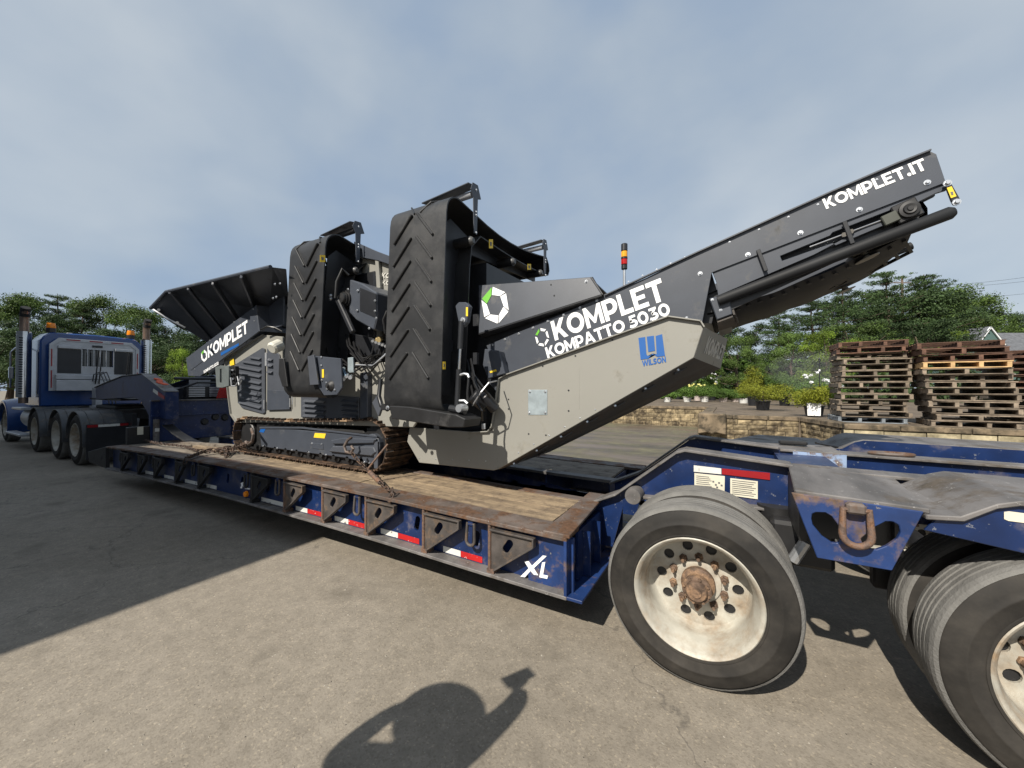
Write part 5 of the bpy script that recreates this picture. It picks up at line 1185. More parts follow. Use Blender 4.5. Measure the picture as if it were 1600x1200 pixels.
# rubber strip and loose dunnage on the front deck
a = PZ(268,672,.66); 
def bent(pts, w, h, nm, mt, lb, ct, grp=None):
    m = MB(); vs = []; fs = []; n = len(pts)
    for i, p in enumerate(pts):
        a_ = Vector(pts[max(0,i-1)]); b_ = Vector(pts[min(n-1,i+1)]); d = (b_-a_).normalized(); s_ = d.cross(Vector((0,0,1))).normalized(); u = s_.cross(d)
        p = Vector(p); vs += [p-s_*w/2, p+s_*w/2, p+s_*w/2+u*h, p-s_*w/2+u*h]
    for i in range(n-1):
        for k in range(4): l=(k+1)%4; fs.append((i*4+k,i*4+l,i*4+4+l,i*4+4+k))
    fs += [(0,3,2,1), tuple((n-1)*4+k for k in range(4))]
    m.add(vs, fs); o = m.build(nm, mt, None, .003); tag(o, lb, ct, grp); return o
bent([(-9.0,3.0,.90),(-8.6,3.0,.78),(-8.1,2.98,.69),(-7.6,2.95,.655),(-6.9,2.9,.66)], .16, .02, 'rubber_strip', M['darkmech'], 'dark curved strip leaning on the front bulkhead and lying on the deck', 'rubber strip')
bent([(-7.8,2.85,.655),(-6.35,3.0,.685)], .10, .045, 'timber_batten', M['woodgrey'], 'long grey timber batten lying on the deck just in front of the track', 'timber', 'loose timber battens on the front deck')
bent([(-7.2,2.75,.66),(-6.2,2.72,.685)], .09, .04, 'timber_batten', M['wood'], 'short tan timber batten lying nearest the deck edge by the track', 'timber', 'loose timber battens on the front deck')

# ================================================================ TIE-DOWN CHAINS
def link_mesh():
    L2, R2, r = .020, .013, .0052; pts = []
    for i in range(5): a = -math.pi/2+math.pi*i/4; pts.append((L2+R2*math.cos(a), R2*math.sin(a), 0))
    for i in range(5): a = math.pi/2+math.pi*i/4; pts.append((-L2+R2*math.cos(a), R2*math.sin(a), 0))
    o = MB().tube(pts, r, 5, True).build('chain_link', M['chainiron'], None, smooth=True); return o
def chain(root, pts, sc=1.0, src=None):
    pts = [Vector(p) for p in pts]; k = 0; pitch = .052*sc; carry = 0
    for a, b in zip(pts, pts[1:]):
        L_ = (b-a).length; d = (b-a)/L_; s = carry
        while s < L_:
            p = a+d*s+Vector((random.uniform(-.003,.003),random.uniform(-.003,.003),random.uniform(-.002,.004)))
            q = d.to_track_quat('X','Z').to_euler(); e_ = d.to_track_quat('X','Z').to_matrix() @ Matrix.Rotation(math.pi/2*(k%2)+random.uniform(-.3,.3),3,'X')
            o = inst(src, root, p, e_.to_euler()); o.scale = (sc,sc,sc); s += pitch; k += 1
        carry = s-L_
M['chainiron'] = mat('dark_rusty_chain', (0.060,0.042,0.034), .65, .3, var=.4, vscale=30, dirt=(.13,.075,.045), dirt_amt=.35, dscale=30)
lk = link_mesh()
ch = thing('tie_down_chain', 'rusty chain from the rear eye of the track frame down to the deck edge', 'chain', tuple(PY(612,765,2.36)))
pA_, pB_, pC_ = PY(548,692,2.62), PY(566,718,2.56), PY(611,766,2.34)
MB().tube([PY(549,684,2.66), PY(543,688,2.60), PY(538,697,2.60), PY(541,706,2.6), PY(549,708,2.6), PY(552,701,2.6), PY(549,697,2.6)], .015, 8).build('grab_hook', M['steeltop'], ch, smooth=True)
chain(ch, [PY(548,707,2.59), PY(570,730,2.52), PY(580,741,2.47)], 1.1, lk)
MB().tube([PY(578,738,2.48), PY(594,754,2.42)], .022, 10).build('load_binder', M['rustiron'], ch, smooth=True)
MB().tube([PY(574,734,2.50), PY(588,716,2.56), PY(606,694,2.64)], .010, 8).build('binder_lever', M['rustiron'], ch, smooth=True)
chain(ch, [PY(593,752,2.42), PY(605,763,2.36), PY(612,768,2.30), (PY(612,768,2.30).x+.03,2.27,.69), (PY(612,768,2.3).x+.04,2.228,.63)], 1.2, lk)
ch2 = thing('tie_down_chain', 'heap of rusty chain from the front of the track across the grey deck', 'chain', tuple(PZ(300,712,.68)))
za = lambda px, py, dz=.03: PZ(px, py, .68+dz)
MB().tube([PY(393,670,2.68), PY(396,680,2.62), PY(394,690,2.62), PY(388,694,2.62), PY(384,690,2.62)], .018, 8).build('grab_hook', M['steeltop'], ch2, smooth=True)
chain(ch2, [PY(388,692,2.62), za(372,696,.08), za(352,703,.05), za(330,702,.05), za(310,708), za(296,714), (PY(290,717,2.24).x,2.25,.69), (PY(290,717,2.24).x,2.225,.60)], 1.25, lk)
chain(ch2, [PY(386,694,2.62), za(368,700,.07), za(350,701,.06), za(334,706,.03), za(318,706,.03), za(300,713)], 1.25, lk)
chain(ch2, [za(352,700,.06), za(356,706), za(353,714,.01)], 1.6, lk)
chain(ch2, [za(345,700,.06), za(360,699,.05), za(364,706,.03), za(349,708,.02), za(340,704,.02)], 1.6, lk)
chain(ch2, [(-9.0,2.7,.66),(-8.2,2.6,.68),(-7.4,2.66,.685),(-6.6,2.55,.69),za(330,702,.02)], 1.2, lk)
bpy.data.objects.remove(lk)

# ================================================================ ROAD TRACTOR
TK = thing('road_tractor', 'blue day cab road tractor with silver headache rack coupled to the lowboy', 'truck', (-14,3.52,0))
TY = 2.42
for x in (-11.75,-13.15,-15.05):
    wheel_copy(x, TY, rot=random.random()*3, parent=TK, z=.52, sc=1.09)
    wheel_copy(x, 4.62, flip=True, rot=1, parent=TK, z=.52, sc=1.09)
    wheel_copy(x, TY+.62, flip=True, rot=1, parent=TK, z=.52, sc=1.09)
    for y0 in (TY-.02, 3.98):
        m = MB(); vs = []; fs = []; n = 18
        for i in range(n+1):
            a = math.pi*(-.06+1.06*i/n); 
            for r_, y in ((.60,y0),(.60,y0+.66),(.575,y0+.66),(.575,y0)): vs.append((x+r_*math.cos(a), y, .52+r_*math.sin(a)))
        for i in range(n):
            for k in range(4): l=(k+1)%4; fs.append((i*4+k,i*4+l,i*4+4+l,i*4+4+k))
        fs += [(0,3,2,1), tuple(n*4+k for k in range(4))]
        fe = m.add(vs, fs).build('wheel_fender', M['plastic'], TK, .006, smooth=True)
        for yy in (y0+.12,y0+.33,y0+.54):
            MB().tube([(x+.605*math.cos(a),yy,.52+.605*math.sin(a)) for a in [math.pi*(.05+.9*i/12) for i in range(13)]], .008, 6).build('fender_rib', M['plastic'], fe)
for x in (-18.75,):
    wheel_copy(x, TY+.04, rot=1, parent=TK, z=.52, sc=1.09); wheel_copy(x, 4.58, flip=True, rot=1, parent=TK, z=.52, sc=1.09)
mf = MB().box(-11.13,-11.11,2.44,3.06,.16,.86).build('mud_flap', M['black'], TK)
for (y0,y1,mt,nm) in ((2.45,2.60,'redplain','red_reflector'),(2.605,2.92,'whitetape','white_reflector'),(2.925,3.12,'redplain','red_reflector')): MB().box(-11.107,-11.10,y0,y1,.80,.85).build(nm, M[mt], mf)
for y in (3.05,3.90): MB().box(-19.6,-10.9,y,y+.08,.80,1.05).build('frame_rail', M['black'], TK)
MB().box(-13.0,-11.7,3.0,4.04,1.12,1.20).build('fifth_wheel', M['darkmech'], TK, .02)
MB().box(-13.9,-13.3,3.1,3.9,1.05,1.15).build('deck_plate', M['rack'], TK)
# cab
XCB = -15.35; Y0, Y1 = 2.62, 4.42; ym = (Y0+Y1)/2
cabp = []
def cabsec(x, z0, z1, w0, w1, r=.10):
    return [(x,ym-w0,z0),(x,ym-w0,z1-r*2.2),(x,ym-w1,z1-r),(x,ym-w1+r,z1),(x,ym,z1+.03),(x,ym+w1-r,z1),(x,ym+w1,z1-r),(x,ym+w0,z1-r*2.2),(x,ym+w0,z0)]
secs = [cabsec(XCB,1.12,3.04,.98,.92), cabsec(XCB-.8,1.12,3.06,1.0,.92), cabsec(XCB-1.35,1.12,2.98,1.0,.86), cabsec(XCB-1.75,1.12,2.2,.96,.9)]
m = MB(); n = 9; vs = [p for s_ in secs for p in s_]; fs = [tuple(range(n)), tuple(reversed(range(3*n,4*n)))]
for i in range(3):
    for k in range(n): l=(k+1)%n; fs.append((i*n+k,i*n+l,(i+1)*n+l,(i+1)*n+k))
cab = m.add(vs, fs).build('cab', M['truckblue'], TK, .03, smooth=True)
MB().box(XCB+.002,XCB+.02,ym-.34,ym+.34,2.1,2.66).build('rear_window', M['glass'], cab, .01)
MB().box(XCB-1.25,XCB-.35,Y0-.045,Y0-.02,2.15,2.75).build('door_window', M['glass'], cab, .01)
MB().prism([(XCB-1.36,Y0+.1,2.9),(XCB-1.36,Y1-.1,2.9),(XCB-1.72,Y1-.06,2.2),(XCB-1.72,Y0+.06,2.2)], (-.02,0,.01)).build('windscreen', M['glass'], cab)
MB().tube([(XCB-.12,Y0-.05,1.35),(XCB-.12,Y0-.10,1.45),(XCB-.12,Y0-.10,2.5),(XCB-.12,Y0-.05,2.62)], .018, 8).build('grab_handle', M['chrome'], cab, smooth=True)
hd_ = MB(); hs = [(XCB-1.75,2.15,.78,1.05),(XCB-2.6,2.02,.72,1.0),(XCB-3.7,1.85,.66,.9)]
vs = []; fs = []
for x, z1, w, z0 in hs: vs += [(x,ym-w,z0),(x,ym-w,z1-.15),(x,ym-w+.2,z1),(x,ym+w-.2,z1),(x,ym+w,z1-.15),(x,ym+w,z0)]
for i in range(2):
    for k in range(6): l=(k+1)%6; fs.append((i*6+k,i*6+l,i*6+6+l,i*6+6+k))
fs += [tuple(range(6)), tuple(reversed(range(12,18)))]
hd_.add(vs, fs).build('hood', M['truckblue'], TK, .05, smooth=True)
for y0, w in ((TY-.02,.55),(4.1,.55)):
    m = MB(); vs = []; fs = []; n = 16
    for i in range(n+1):
        a = math.pi*(-.12+1.1*i/n); rr = .68
        vs += [(-18.75+rr*math.cos(a)*1.12,y0,.52+rr*math.sin(a)*1.05),(-18.75+rr*math.cos(a)*1.12,y0+w,.60+rr*math.sin(a)*1.1),(-18.75+.64*math.cos(a)*1.12,y0+w,.56+.64*math.sin(a)),(-18.75+.64*math.cos(a)*1.12,y0,.50+.64*math.sin(a))]
    for i in range(n):
        for k in range(4): l=(k+1)%4; fs.append((i*4+k,i*4+l,i*4+4+l,i*4+4+k))
    fs += [(0,3,2,1), tuple(n*4+k for k in range(4))]
    m.add(vs, fs).build('front_fender', M['truckblue'], TK, .03, smooth=True)
MB().box(-19.3,-19.1,2.9,4.1,.9,1.85).build('radiator_grille', M['chrome'], TK, .02)
MB().box(-19.6,-19.45,2.45,4.6,.45,.8).build('front_bumper', M['chrome'], TK, .03)
# exhaust stacks with heat shields
for y in (2.36, 4.64):
    xx = -15.85 if y < 3 else -15.5
    e_ = MB().tube([(xx,y,1.2),(xx,y,3.35),(xx+.02,y,3.48),(xx+.10,y,3.62)], [.085,.085,.085,.085], 16).build('exhaust_stack', M['exhaust'], TK, smooth=True)
    MB().tube([(xx+.02,y,3.44),(xx+.045,y,3.54),(xx+.12,y,3.66)], .09, 16).build('stack_tip', M['sootblack'], e_, smooth=True)
    MB().lathe([(.13,0),(.13,1.7)], (xx,y,1.35), (0,0,1), 20).build('heat_shield', M['chrome'], e_, smooth=True)
    for k in range(24):
        MB().obox((xx+.115,y-.06,1.45+.062*k), (.02,.035,.012), (0,0,.5)).build('shield_slot', M['sootblack'], e_)
MB().tube([(-16.6,2.25,1.6),(-16.6,2.25,2.55),(-16.6,2.32,2.66),(-16.6,2.6,2.7)], .02, 8).build('mirror_arm', M['chrome'], TK, smooth=True)
MB().box(-16.63,-16.55,2.22,2.30,1.85,2.15).build('mirror', M['chrome'], TK, .01)
MB().tube([(-16.0,4.78,1.6),(-16.0,4.78,2.5),(-16.0,4.70,2.6),(-16.0,4.5,2.62)], .02, 8).build('mirror_arm', M['chrome'], TK, smooth=True)
# tank and steps
MB().cyl((-16.6,2.72,.80),(-15.75,2.72,.80),.30,28).build('fuel_tank', M['alu'], TK, .03, smooth=True)
MB().box(-17.5,-15.8,2.30,2.50,.34,.40).build('step', M['rack'], TK, .01)
MB().box(-16.9,-15.8,2.32,2.60,1.02,1.08).build('step', M['rack'], TK, .01)
# beacons and roof lamps
for y in (2.74, 4.28):
    MB().cyl((XCB-.12,y,3.05),(XCB-.12,y,3.16),.09,16).build('beacon_base', M['black'], TK)
    MB().lathe([(.085,0),(.09,.02),(.075,.13),(.0,.14)], (XCB-.12,y,3.16), (0,0,1), 18).build('beacon_lens', M['orangelamp'], TK, smooth=True)
for y in (3.2,3.52,3.84): MB().box(XCB-.9,XCB-.75,y-.05,y+.05,3.09,3.14).build('roof_lamp', M['rack'], TK, .01)
# headache rack: frame, two dark mesh panels, window bars, locker
XR = XCB+.16
rk = part_empty('headache_rack', TK, (XR,ym,1.5))
fr = MB()
oc = [(2.66,1.52),(2.66,2.72),(2.82,2.90),(4.22,2.90),(4.38,2.72),(4.38,1.52)]
ic = [(2.74,1.60),(2.74,2.70),(2.86,2.82),(4.18,2.82),(4.30,2.70),(4.30,1.60)]
fr.prism([(XR,y,z) for y,z in oc], (.04,0,0), [[(XR,y,z) for y,z in ic]]); fr.build('rack_frame', M['rack'], rk, .004)
MB().prism([(XR+.01,y,z) for y,z in ic], (.012,0,0), [[(XR+.01,3.24,2.18),(XR+.01,3.84,2.18),(XR+.01,3.84,2.64),(XR+.01,3.24,2.64)]]).build('rack_panel', M['rack'], rk)
for y0, y1 in ((2.80,3.22),(3.86,4.24)):
    MB().box(XR+.023,XR+.035,y0,y1,1.98,2.62).build('mesh_panel', M['black'], rk)
    MB().box(XR+.023,XR+.09,y0,y1,2.63,2.70).build('light_bar', M['rack'], rk, .006)
for k in range(4): MB().box(XR+.012,XR+.028,3.33+.12*k,3.345+.12*k,2.18,2.64).build('window_bar', M['rack'], rk)
MB().box(XR+.025,XR+.16,2.76,4.28,1.52,1.80).build('rack_locker', M['rack'], rk, .01)
MB().box(XR+.025,XR+.12,2.76,4.28,1.82,1.94).build('rack_shelf', M['rack'], rk, .01)
MB().box(XR+.03,XR+.04,3.42,3.62,2.70,2.76).build('rack_lamp', M['black'], rk)
for y in (2.70,4.34):
    for k in range(2): MB().box(XR+.041,XR+.045,y-.012,y+.012,1.60+.55*k,2.05+.55*k).build('red_reflector', M['redplain'], rk)
for k in range(3): MB().box(XR+.041,XR+.045,2.95+.42*k,3.20+.42*k,2.845,2.875).build('red_reflector', M['redplain'], rk)
# air lines
for k, dy in enumerate((0,.06,.12)):
    MB().tube([(XR+.1,3.42+dy,1.75),(XR+.5,3.35+dy,1.95),(XR+1.2,3.3+dy,2.0),(XR+1.7,3.3+dy,1.6),(XR+1.9,3.3+dy,1.2)], .012, 8).build('air_line', M['hose'], TK, smooth=True)
for y in (3.45,3.52,4.05,4.1): MB().tube([(XR+.2,y,1.7),(XR+.35,y+.02,2.6)], .014, 6).build('pogo_stick', M['black'], TK)
MB().box(-14.6,-14.3,3.3,3.42,1.0,1.6).build('bracket', M['rack'], TK)

# ================================================================ PALLETS
WP = [mat('grey_pallet_wood', (0.175,0.14,0.105), .85, var=.3, vscale=12, bump=.4, objvar=.35), mat('brown_pallet_wood', (0.10,0.052,0.034), .85, var=.3, vscale=12, bump=.4, objvar=.35),
      mat('fresh_pallet_wood', (0.50,0.33,0.16), .8, var=.15, vscale=12, bump=.3, objvar=.15), mat('blue_grey_pallet_wood', (0.16,0.18,0.20), .85, var=.25, vscale=12, objvar=.2)]
def pallet_proto(mt, nb):
    t = thing('pallet', 'x', 'pallet', (0,0,0))
    for x in ([-.56,0,.56] if nb == 3 else [-.56,-.2,.2,.56]): MB().box(x-.03,x+.03,-.5,.5,.0,.088).build('stringer', mt, t)
    for k in range(6): y = -.5+.18*k; MB().box(-.6,.6,y,y+.10,.090,.107).build('deck_board', mt, t)
    for k in range(3): y = -.5+.45*k; MB().box(-.6,.6,y,y+.10,-.018,-.001).build('base_board', mt, t)
    return t
protos = {(i, nb): pallet_proto(WP[i], nb) for i in range(4) for nb in (3,4)}
PH = .1325
ordn = ['lowest','second','third','fourth','fifth','sixth','seventh','eighth','ninth','tenth','eleventh','twelfth','thirteenth','fourteenth','fifteenth']
kindn = ['weathered grey','dark reddish brown','fresh yellow','blue grey']
def stack(cx, cy, kinds, where, rz=0, lean=0):
    z = .80+.018; n = len(kinds)
    for k, kd in enumerate(kinds):
        nb = 3 if random.random() < .5 else 4
        c = copy_tree(protos[(kd, nb)])
        c.location = (cx+random.uniform(-.055,.055)+lean*k, cy+random.uniform(-.05,.05), z); c.rotation_euler = (random.uniform(-.006,.006),random.uniform(-.008,.008),rz+random.uniform(-.05,.05)); z += PH
        pos = 'topmost' if k == n-1 else ordn[k]+(' from the bottom' if k else '')
        for bd in list(c.children):
            u_ = random.random()
            if u_ < .05 and bd.name.startswith('deck'): bpy.data.objects.remove(bd)
            elif u_ < .4: bd.rotation_euler = (random.uniform(-.01,.01), random.uniform(-.006,.006), random.uniform(-.03,.03)); bd.location = (random.uniform(-.025,.025), random.uniform(-.01,.01), 0)
        c['label'] = '%s pallet, %s of the %s' % (kindn[kd], pos, where); c['group'] = 'wooden pallets stacked on the terrace'
a = PZ(1312,660,.80); b = PZ(1470,668,.80)
stack(a.x+.62, a.y+.62, [3,0,0,0,0,0,0,0,0,0,0,0,1,1], 'left stack above the wall', 0)
stack(b.x+.60, b.y+.62, [0,0,0,0,0,0,0,0,0,2,1,1,1], 'middle stack above the wall', -.05, -.018)
c_ = PZ(1600,668,.80)
stack(c_.x+.62, c_.y+1.1, [0,0,0,0,0,0,1,1,1,1,1,1], 'right stack at photo edge', 0)
def rm_tree(o):
    for c in list(o.children): rm_tree(c)
    bpy.data.objects.remove(o)
for p in protos.values(): rm_tree(p)

# ================================================================ HOUSE, UTILITY POLE, WIRES
hp = lambda px_, py_, t=42: Vector((0,0,CAM_H))+Vector(ray(px_,py_))*t
HM = mat('green_siding', (0.075,0.13,0.12), .7, var=.1); RM = mat('grey_shingles', (0.10,0.105,0.115), .9, var=.25, vscale=3, bump=.3, bscale=9)
TRM = mat('white_trim', (.7,.72,.72), .6, var=.04)
pk_ = hp(1546,512); le = hp(1527.5,538); re_ = hp(1567.5,535)
HS = thing('house', 'green sided house with white gable trim and grey shingle roof beyond the pallets', 'house', (pk_.x, pk_.y, .8))
rgt = Vector((_r[0],_r[1],0)); fw_ = Vector((_f[0],_f[1],0))
pc = Vector((pk_.x,pk_.y,0)); hw = 1.42
zpk, zev = pk_.z, le.z
MB().prism([pc-rgt*hw+Vector((0,0,.8)), pc+rgt*hw+Vector((0,0,.8)), pc+rgt*hw+Vector((0,0,zev)), pc+Vector((0,0,zpk-.1)), pc-rgt*hw+Vector((0,0,zev))], fw_*6).build('wall', HM, HS)
for k in range(12): z = zev-.2*k-.1; MB().beam(pc-rgt*hw-fw_*.01+Vector((0,0,z)), pc+rgt*hw-fw_*.01+Vector((0,0,z)), .02, .17, up=(0,0,1)).build('siding_board', HM, HS)
for s_ in (-1,1):
    MB().beam(pc+rgt*s_*(hw+.12)-fw_*.12+Vector((0,0,zev-.12)), pc-fw_*.12+Vector((0,0,zpk+.03)), .12, .16, up=(0,0,1)).build('gable_trim', TRM, HS)
    MB().prism([pc+rgt*s_*(hw+.25)-fw_*.2+Vector((0,0,zev-.15)), pc-fw_*.2+Vector((0,0,zpk+.08)), pc+fw_*6+Vector((0,0,zpk+.08)), pc+rgt*s_*(hw+.25)+fw_*6+Vector((0,0,zev-.15))], (0,0,.06)).build('roof', RM, HS)
mc = pc+rgt*(hw+.1)+fw_*1.2
MB().prism([mc+Vector((0,0,.8)), mc+rgt*14+Vector((0,0,.8)), mc+rgt*14+Vector((0,0,5.6)), mc+Vector((0,0,5.6))], fw_*7).build('wall', HM, HS)
MB().prism([mc-rgt*1.5-fw_*.4+Vector((0,0,5.55)), mc+rgt*14.3-fw_*.4+Vector((0,0,5.55)), mc+rgt*14.3+fw_*3.6+Vector((0,0,zpk+.05)), mc-rgt*1.5+fw_*3.6+Vector((0,0,zpk+.05))], (0,0,.08)).build('roof', RM, HS)
MB().prism([mc-rgt*1.5+fw_*7.6+Vector((0,0,5.55)), mc+rgt*14.3+fw_*7.6+Vector((0,0,5.55)), mc+rgt*14.3+fw_*3.6+Vector((0,0,zpk+.05)), mc-rgt*1.5+fw_*3.6+Vector((0,0,zpk+.05))], (0,0,.08)).build('roof', RM, HS)
MB().beam(mc+rgt*.2-fw_*.06+Vector((0,0,.8)), mc+rgt*.2-fw_*.06+Vector((0,0,5.5)), .28, .1, up=tuple(fw_)).build('corner_board', TRM, HS)
MB().beam(mc-fw_*.45+Vector((0,0,5.5)), mc+rgt*14-fw_*.45+Vector((0,0,5.5)), .1, .18, up=(0,0,1)).build('fascia', TRM, HS)
wnd = MB().prism([mc+rgt*1.6-fw_*.04+Vector((0,0,3.0)), mc+rgt*2.7-fw_*.04+Vector((0,0,3.0)), mc+rgt*2.7-fw_*.04+Vector((0,0,4.4)), mc+rgt*1.6-fw_*.04+Vector((0,0,4.4))], -fw_*.05).build('window', TRM, HS)
MB().prism([mc+rgt*1.7-fw_*.1+Vector((0,0,3.1)), mc+rgt*2.6-fw_*.1+Vector((0,0,3.1)), mc+rgt*2.6-fw_*.1+Vector((0,0,4.3)), mc+rgt*1.7-fw_*.1+Vector((0,0,4.3))], -fw_*.01).build('pane', M['glass'], wnd)
pb = hp(1409.5,431,50)
UP = thing('utility_pole', 'brown wooden utility pole rising between the two tall pines', 'utility pole', (pb.x,pb.y,.8))
MB().lathe([(.17,0),(.12,pb.z-.8)], (pb.x,pb.y,.8), (0,0,1), 10, True).build('pole', mat('pole_wood',(.14,.10,.075),.9), UP)
MB().beam(Vector((pb.x,pb.y,pb.z-.9))-rgt*1.1, Vector((pb.x,pb.y,pb.z-.9))+rgt*1.1, .1, .12).build('crossarm', mat('crossarm_wood',(.13,.10,.08),.9), UP)
for k, (ya, yb2) in enumerate(((447,423),(449,432),(467,452),(497,480))):
    A = Vector((pb.x,pb.y,pb.z-.8-.05*k)); B = hp(1720, yb2-9, 52)
    A = hp(1412, ya+3, 50)
    pts = [A+(B-A)*t+Vector((0,0,-.5*math.sin(math.pi*t))) for t in [i/10 for i in range(11)]]
    o = MB().tube(pts, .016, 4).build('power_line', M['hose'], None)
    tag(o, ['thin power line, highest of the four at the right of the sky','thin power line just under the highest one','thin power line, third from the top above the tree line','thin power line, lowest of the four above the house roof'][k], 'power line', 'power lines over the trees')
# ================================================================ TREES, SHRUBS, FLOWERS
def leafmat(name, col, var=.5, tr=.25):
    m = mat(name, col, .6, var=var, vscale=.55, spec=.25, transl=tr, objvar=.12)
    return m
LM = {'pine': leafmat('pine_needles', (0.052,0.088,0.030)), 'oak': leafmat('broad_leaves', (0.072,0.115,0.026)), 'dark': leafmat('dark_leaves', (0.040,0.068,0.024)),
      'lime': leafmat('lime_leaves', (0.17,0.25,0.03)), 'gold': leafmat('golden_foliage', (0.20,0.22,0.022), .35), 'shrub': leafmat('shrub_leaves', (0.085,0.15,0.03), .4)}
BK = mat('bark', (0.085,0.062,0.045), .95, var=.3, bump=.5, bscale=20)
def leaf_cloud(clumps, n, size, rnd, flat=1.0):
    """clumps: (x,y,z,rx,ry,rz). quads scattered through each clump, denser to the outside"""
    vs = []; fs = []; tot = sum((c[3]*c[4]*c[5])**(2/3) for c in clumps)
    for c in clumps:
        k = max(6, int(n*((c[3]*c[4]*c[5])**(2/3))/tot))
        for _ in range(k):
            d = Vector((rnd.gauss(0,1),rnd.gauss(0,1),rnd.gauss(0,1))).normalized(); r_ = rnd.random()**.42*(1+.15*rnd.gauss(0,1))
            p = Vector((c[0]+d.x*c[3]*r_, c[1]+d.y*c[4]*r_, c[2]+d.z*c[5]*r_))
            s = size*rnd.uniform(.6,1.4)
            nrm = (d*.7+Vector((rnd.gauss(0,.6),rnd.gauss(0,.6),rnd.gauss(0,.6)+.5))).normalized()
            u = nrm.cross(Vector((rnd.gauss(0,1),rnd.gauss(0,1),rnd.gauss(0,1)))).normalized(); w = nrm.cross(u)
            o = len(vs); vs += [tuple(p-u*s*.5), tuple(p+w*s*.28*flat+u*s*.05), tuple(p+u*s*.55), tuple(p-w*s*.28*flat)]
            fs.append((o,o+1,o+2,o+3))
    return vs, fs
def mesh_of(name, vs, fs, mt):
    me = bpy.data.meshes.new(name); me.from_pydata(vs, [], fs); me.update(); me.materials.append(mt); return me
def trunk_mesh(h, r, limbs, rnd, lean=.1):
    m = MB(); pts = []; n = 7; dx, dy = rnd.uniform(-lean,lean), rnd.uniform(-lean,lean)
    for i in range(n): t = i/(n-1); pts.append(Vector((dx*h*t*t+.08*math.sin(i*2.1), dy*h*t*t+.08*math.cos(i*1.7), h*t)))
    m.tube(pts, [r*(1.25-1.1*i/(n-1)) if i else r*1.5 for i in range(n)], 8)
    for (z0, tip) in limbs:
        t = min(.98, z0/h); base = Vector((dx*h*t*t, dy*h*t*t, z0)); tip = Vector(tip)
        mid = base+(tip-base)*.5+Vector((0,0,-.06*(tip-base).length))
        m.tube([base, mid, tip], [r*.4*(1.15-t), r*.25*(1.15-t), r*.08], 5)
    me = bpy.data.meshes.new('trunk'); me.from_pydata(m.v, [], m.f); me.update(); me.materials.append(BK); return me
def pine_kit(seed, h=10):
    rnd = random.Random(seed); cl = []; lb = []
    z = h*.18
    while z < h*.98:
        t = (z/h); reach = h*.38*(1-t)**.6*rnd.uniform(.75,1.15)+.35
        k = rnd.randint(4,7); a0 = rnd.random()*6.28
        for i in range(k):
            a = a0+6.28*i/k+rnd.uniform(-.4,.4); L_ = reach*rnd.uniform(.4,1.25); tipz = z+L_*rnd.uniform(.02,.28)
            lb.append((z, (L_*math.cos(a), L_*math.sin(a), tipz)))
            for q in range(3):
                f = .42+.29*q; s = (.62-.12*q)*(.45+.30*L_)
                cl.append((L_*f*math.cos(a)+rnd.uniform(-.2,.2), L_*f*math.sin(a)+rnd.uniform(-.2,.2), z+(tipz-z)*f+rnd.uniform(0,.22), s*.85, s*.85, s*rnd.uniform(.25,.5)))
        z += h*rnd.uniform(.035,.07)
    vs, fs = leaf_cloud(cl, 24000, .18, rnd, .5)
    return trunk_mesh(h, .20, lb, rnd, .03), mesh_of('crown', vs, fs, LM['pine'])
def broad_kit(seed, h=8, mt='oak', w=1.0, n=22000, size=.13, lo=.26):
    rnd = random.Random(seed); cl = []; lb = []
    for i in range(44):
        a = rnd.random()*6.28; t = rnd.random(); z = h*(lo+(.96-lo)*t); R_ = h*.36*w*math.sin(math.pi*(.16+.76*t))**.7*rnd.uniform(.3,1.1)
        s = h*rnd.uniform(.035,.10)
        c = (R_*math.cos(a), R_*math.sin(a), z, s*1.3, s*1.3, s*.85); cl.append(c)
        if i % 2 == 0: lb.append((h*(.22+.4*t), (c[0]*.9,c[1]*.9,c[2])))
    vs, fs = leaf_cloud(cl, n, size, rnd)
    return trunk_mesh(h*.8, .20, lb, rnd, .06), mesh_of('crown', vs, fs, LM[mt])
KITS = {'bush': [broad_kit(31, mt='shrub', w=1.6, n=16000, size=.30, lo=.08), broad_kit(32, mt='oak', w=1.5, n=16000, size=.30, lo=.08)], 'pine': [pine_kit(1), pine_kit(2), pine_kit(5)], 'oak': [broad_kit(3), broad_kit(4, w=1.25)], 'dark': [broad_kit(6, mt='dark', w=1.3), broad_kit(7, mt='dark', w=1.1)], 'lime': [broad_kit(8, mt='lime', w=.9, n=14000)]}
KH = {'bush': 8, 'pine': 10, 'oak': 8, 'dark': 8, 'lime': 8}
LBL = {'bush': 'full rounded green bush','pine': 'tall pine with layered drooping boughs', 'oak': 'mid green broadleaf tree with rounded clumps', 'dark': 'dark green dense tree', 'lime': 'bright yellow green leafy tree'}
def tree(kind, px_, top, t, where, wx=1.0, ground=None, grp='trees behind the yard'):
    k = random.choice(KITS[kind]); p = Vector((0,0,CAM_H))+Vector(ray(px_, top))*t
    g0 = ground if ground is not None else (TER if (p.y > 18 and p.x > -38) else 0)
    h = p.z-g0; s = h/KH[kind]
    e_ = thing('pine_tree' if kind == 'pine' else 'bush' if kind == 'bush' else 'broadleaf_tree', LBL[kind]+' '+where, 'tree', (p.x,p.y,g0), grp, random.random()*6.28)
    for nm, me in zip(('trunk','crown'), k):
        o = bpy.data.objects.new(nm, me); COL.objects.link(o); o.parent = e_
    e_.scale = (s*wx, s*wx, s)
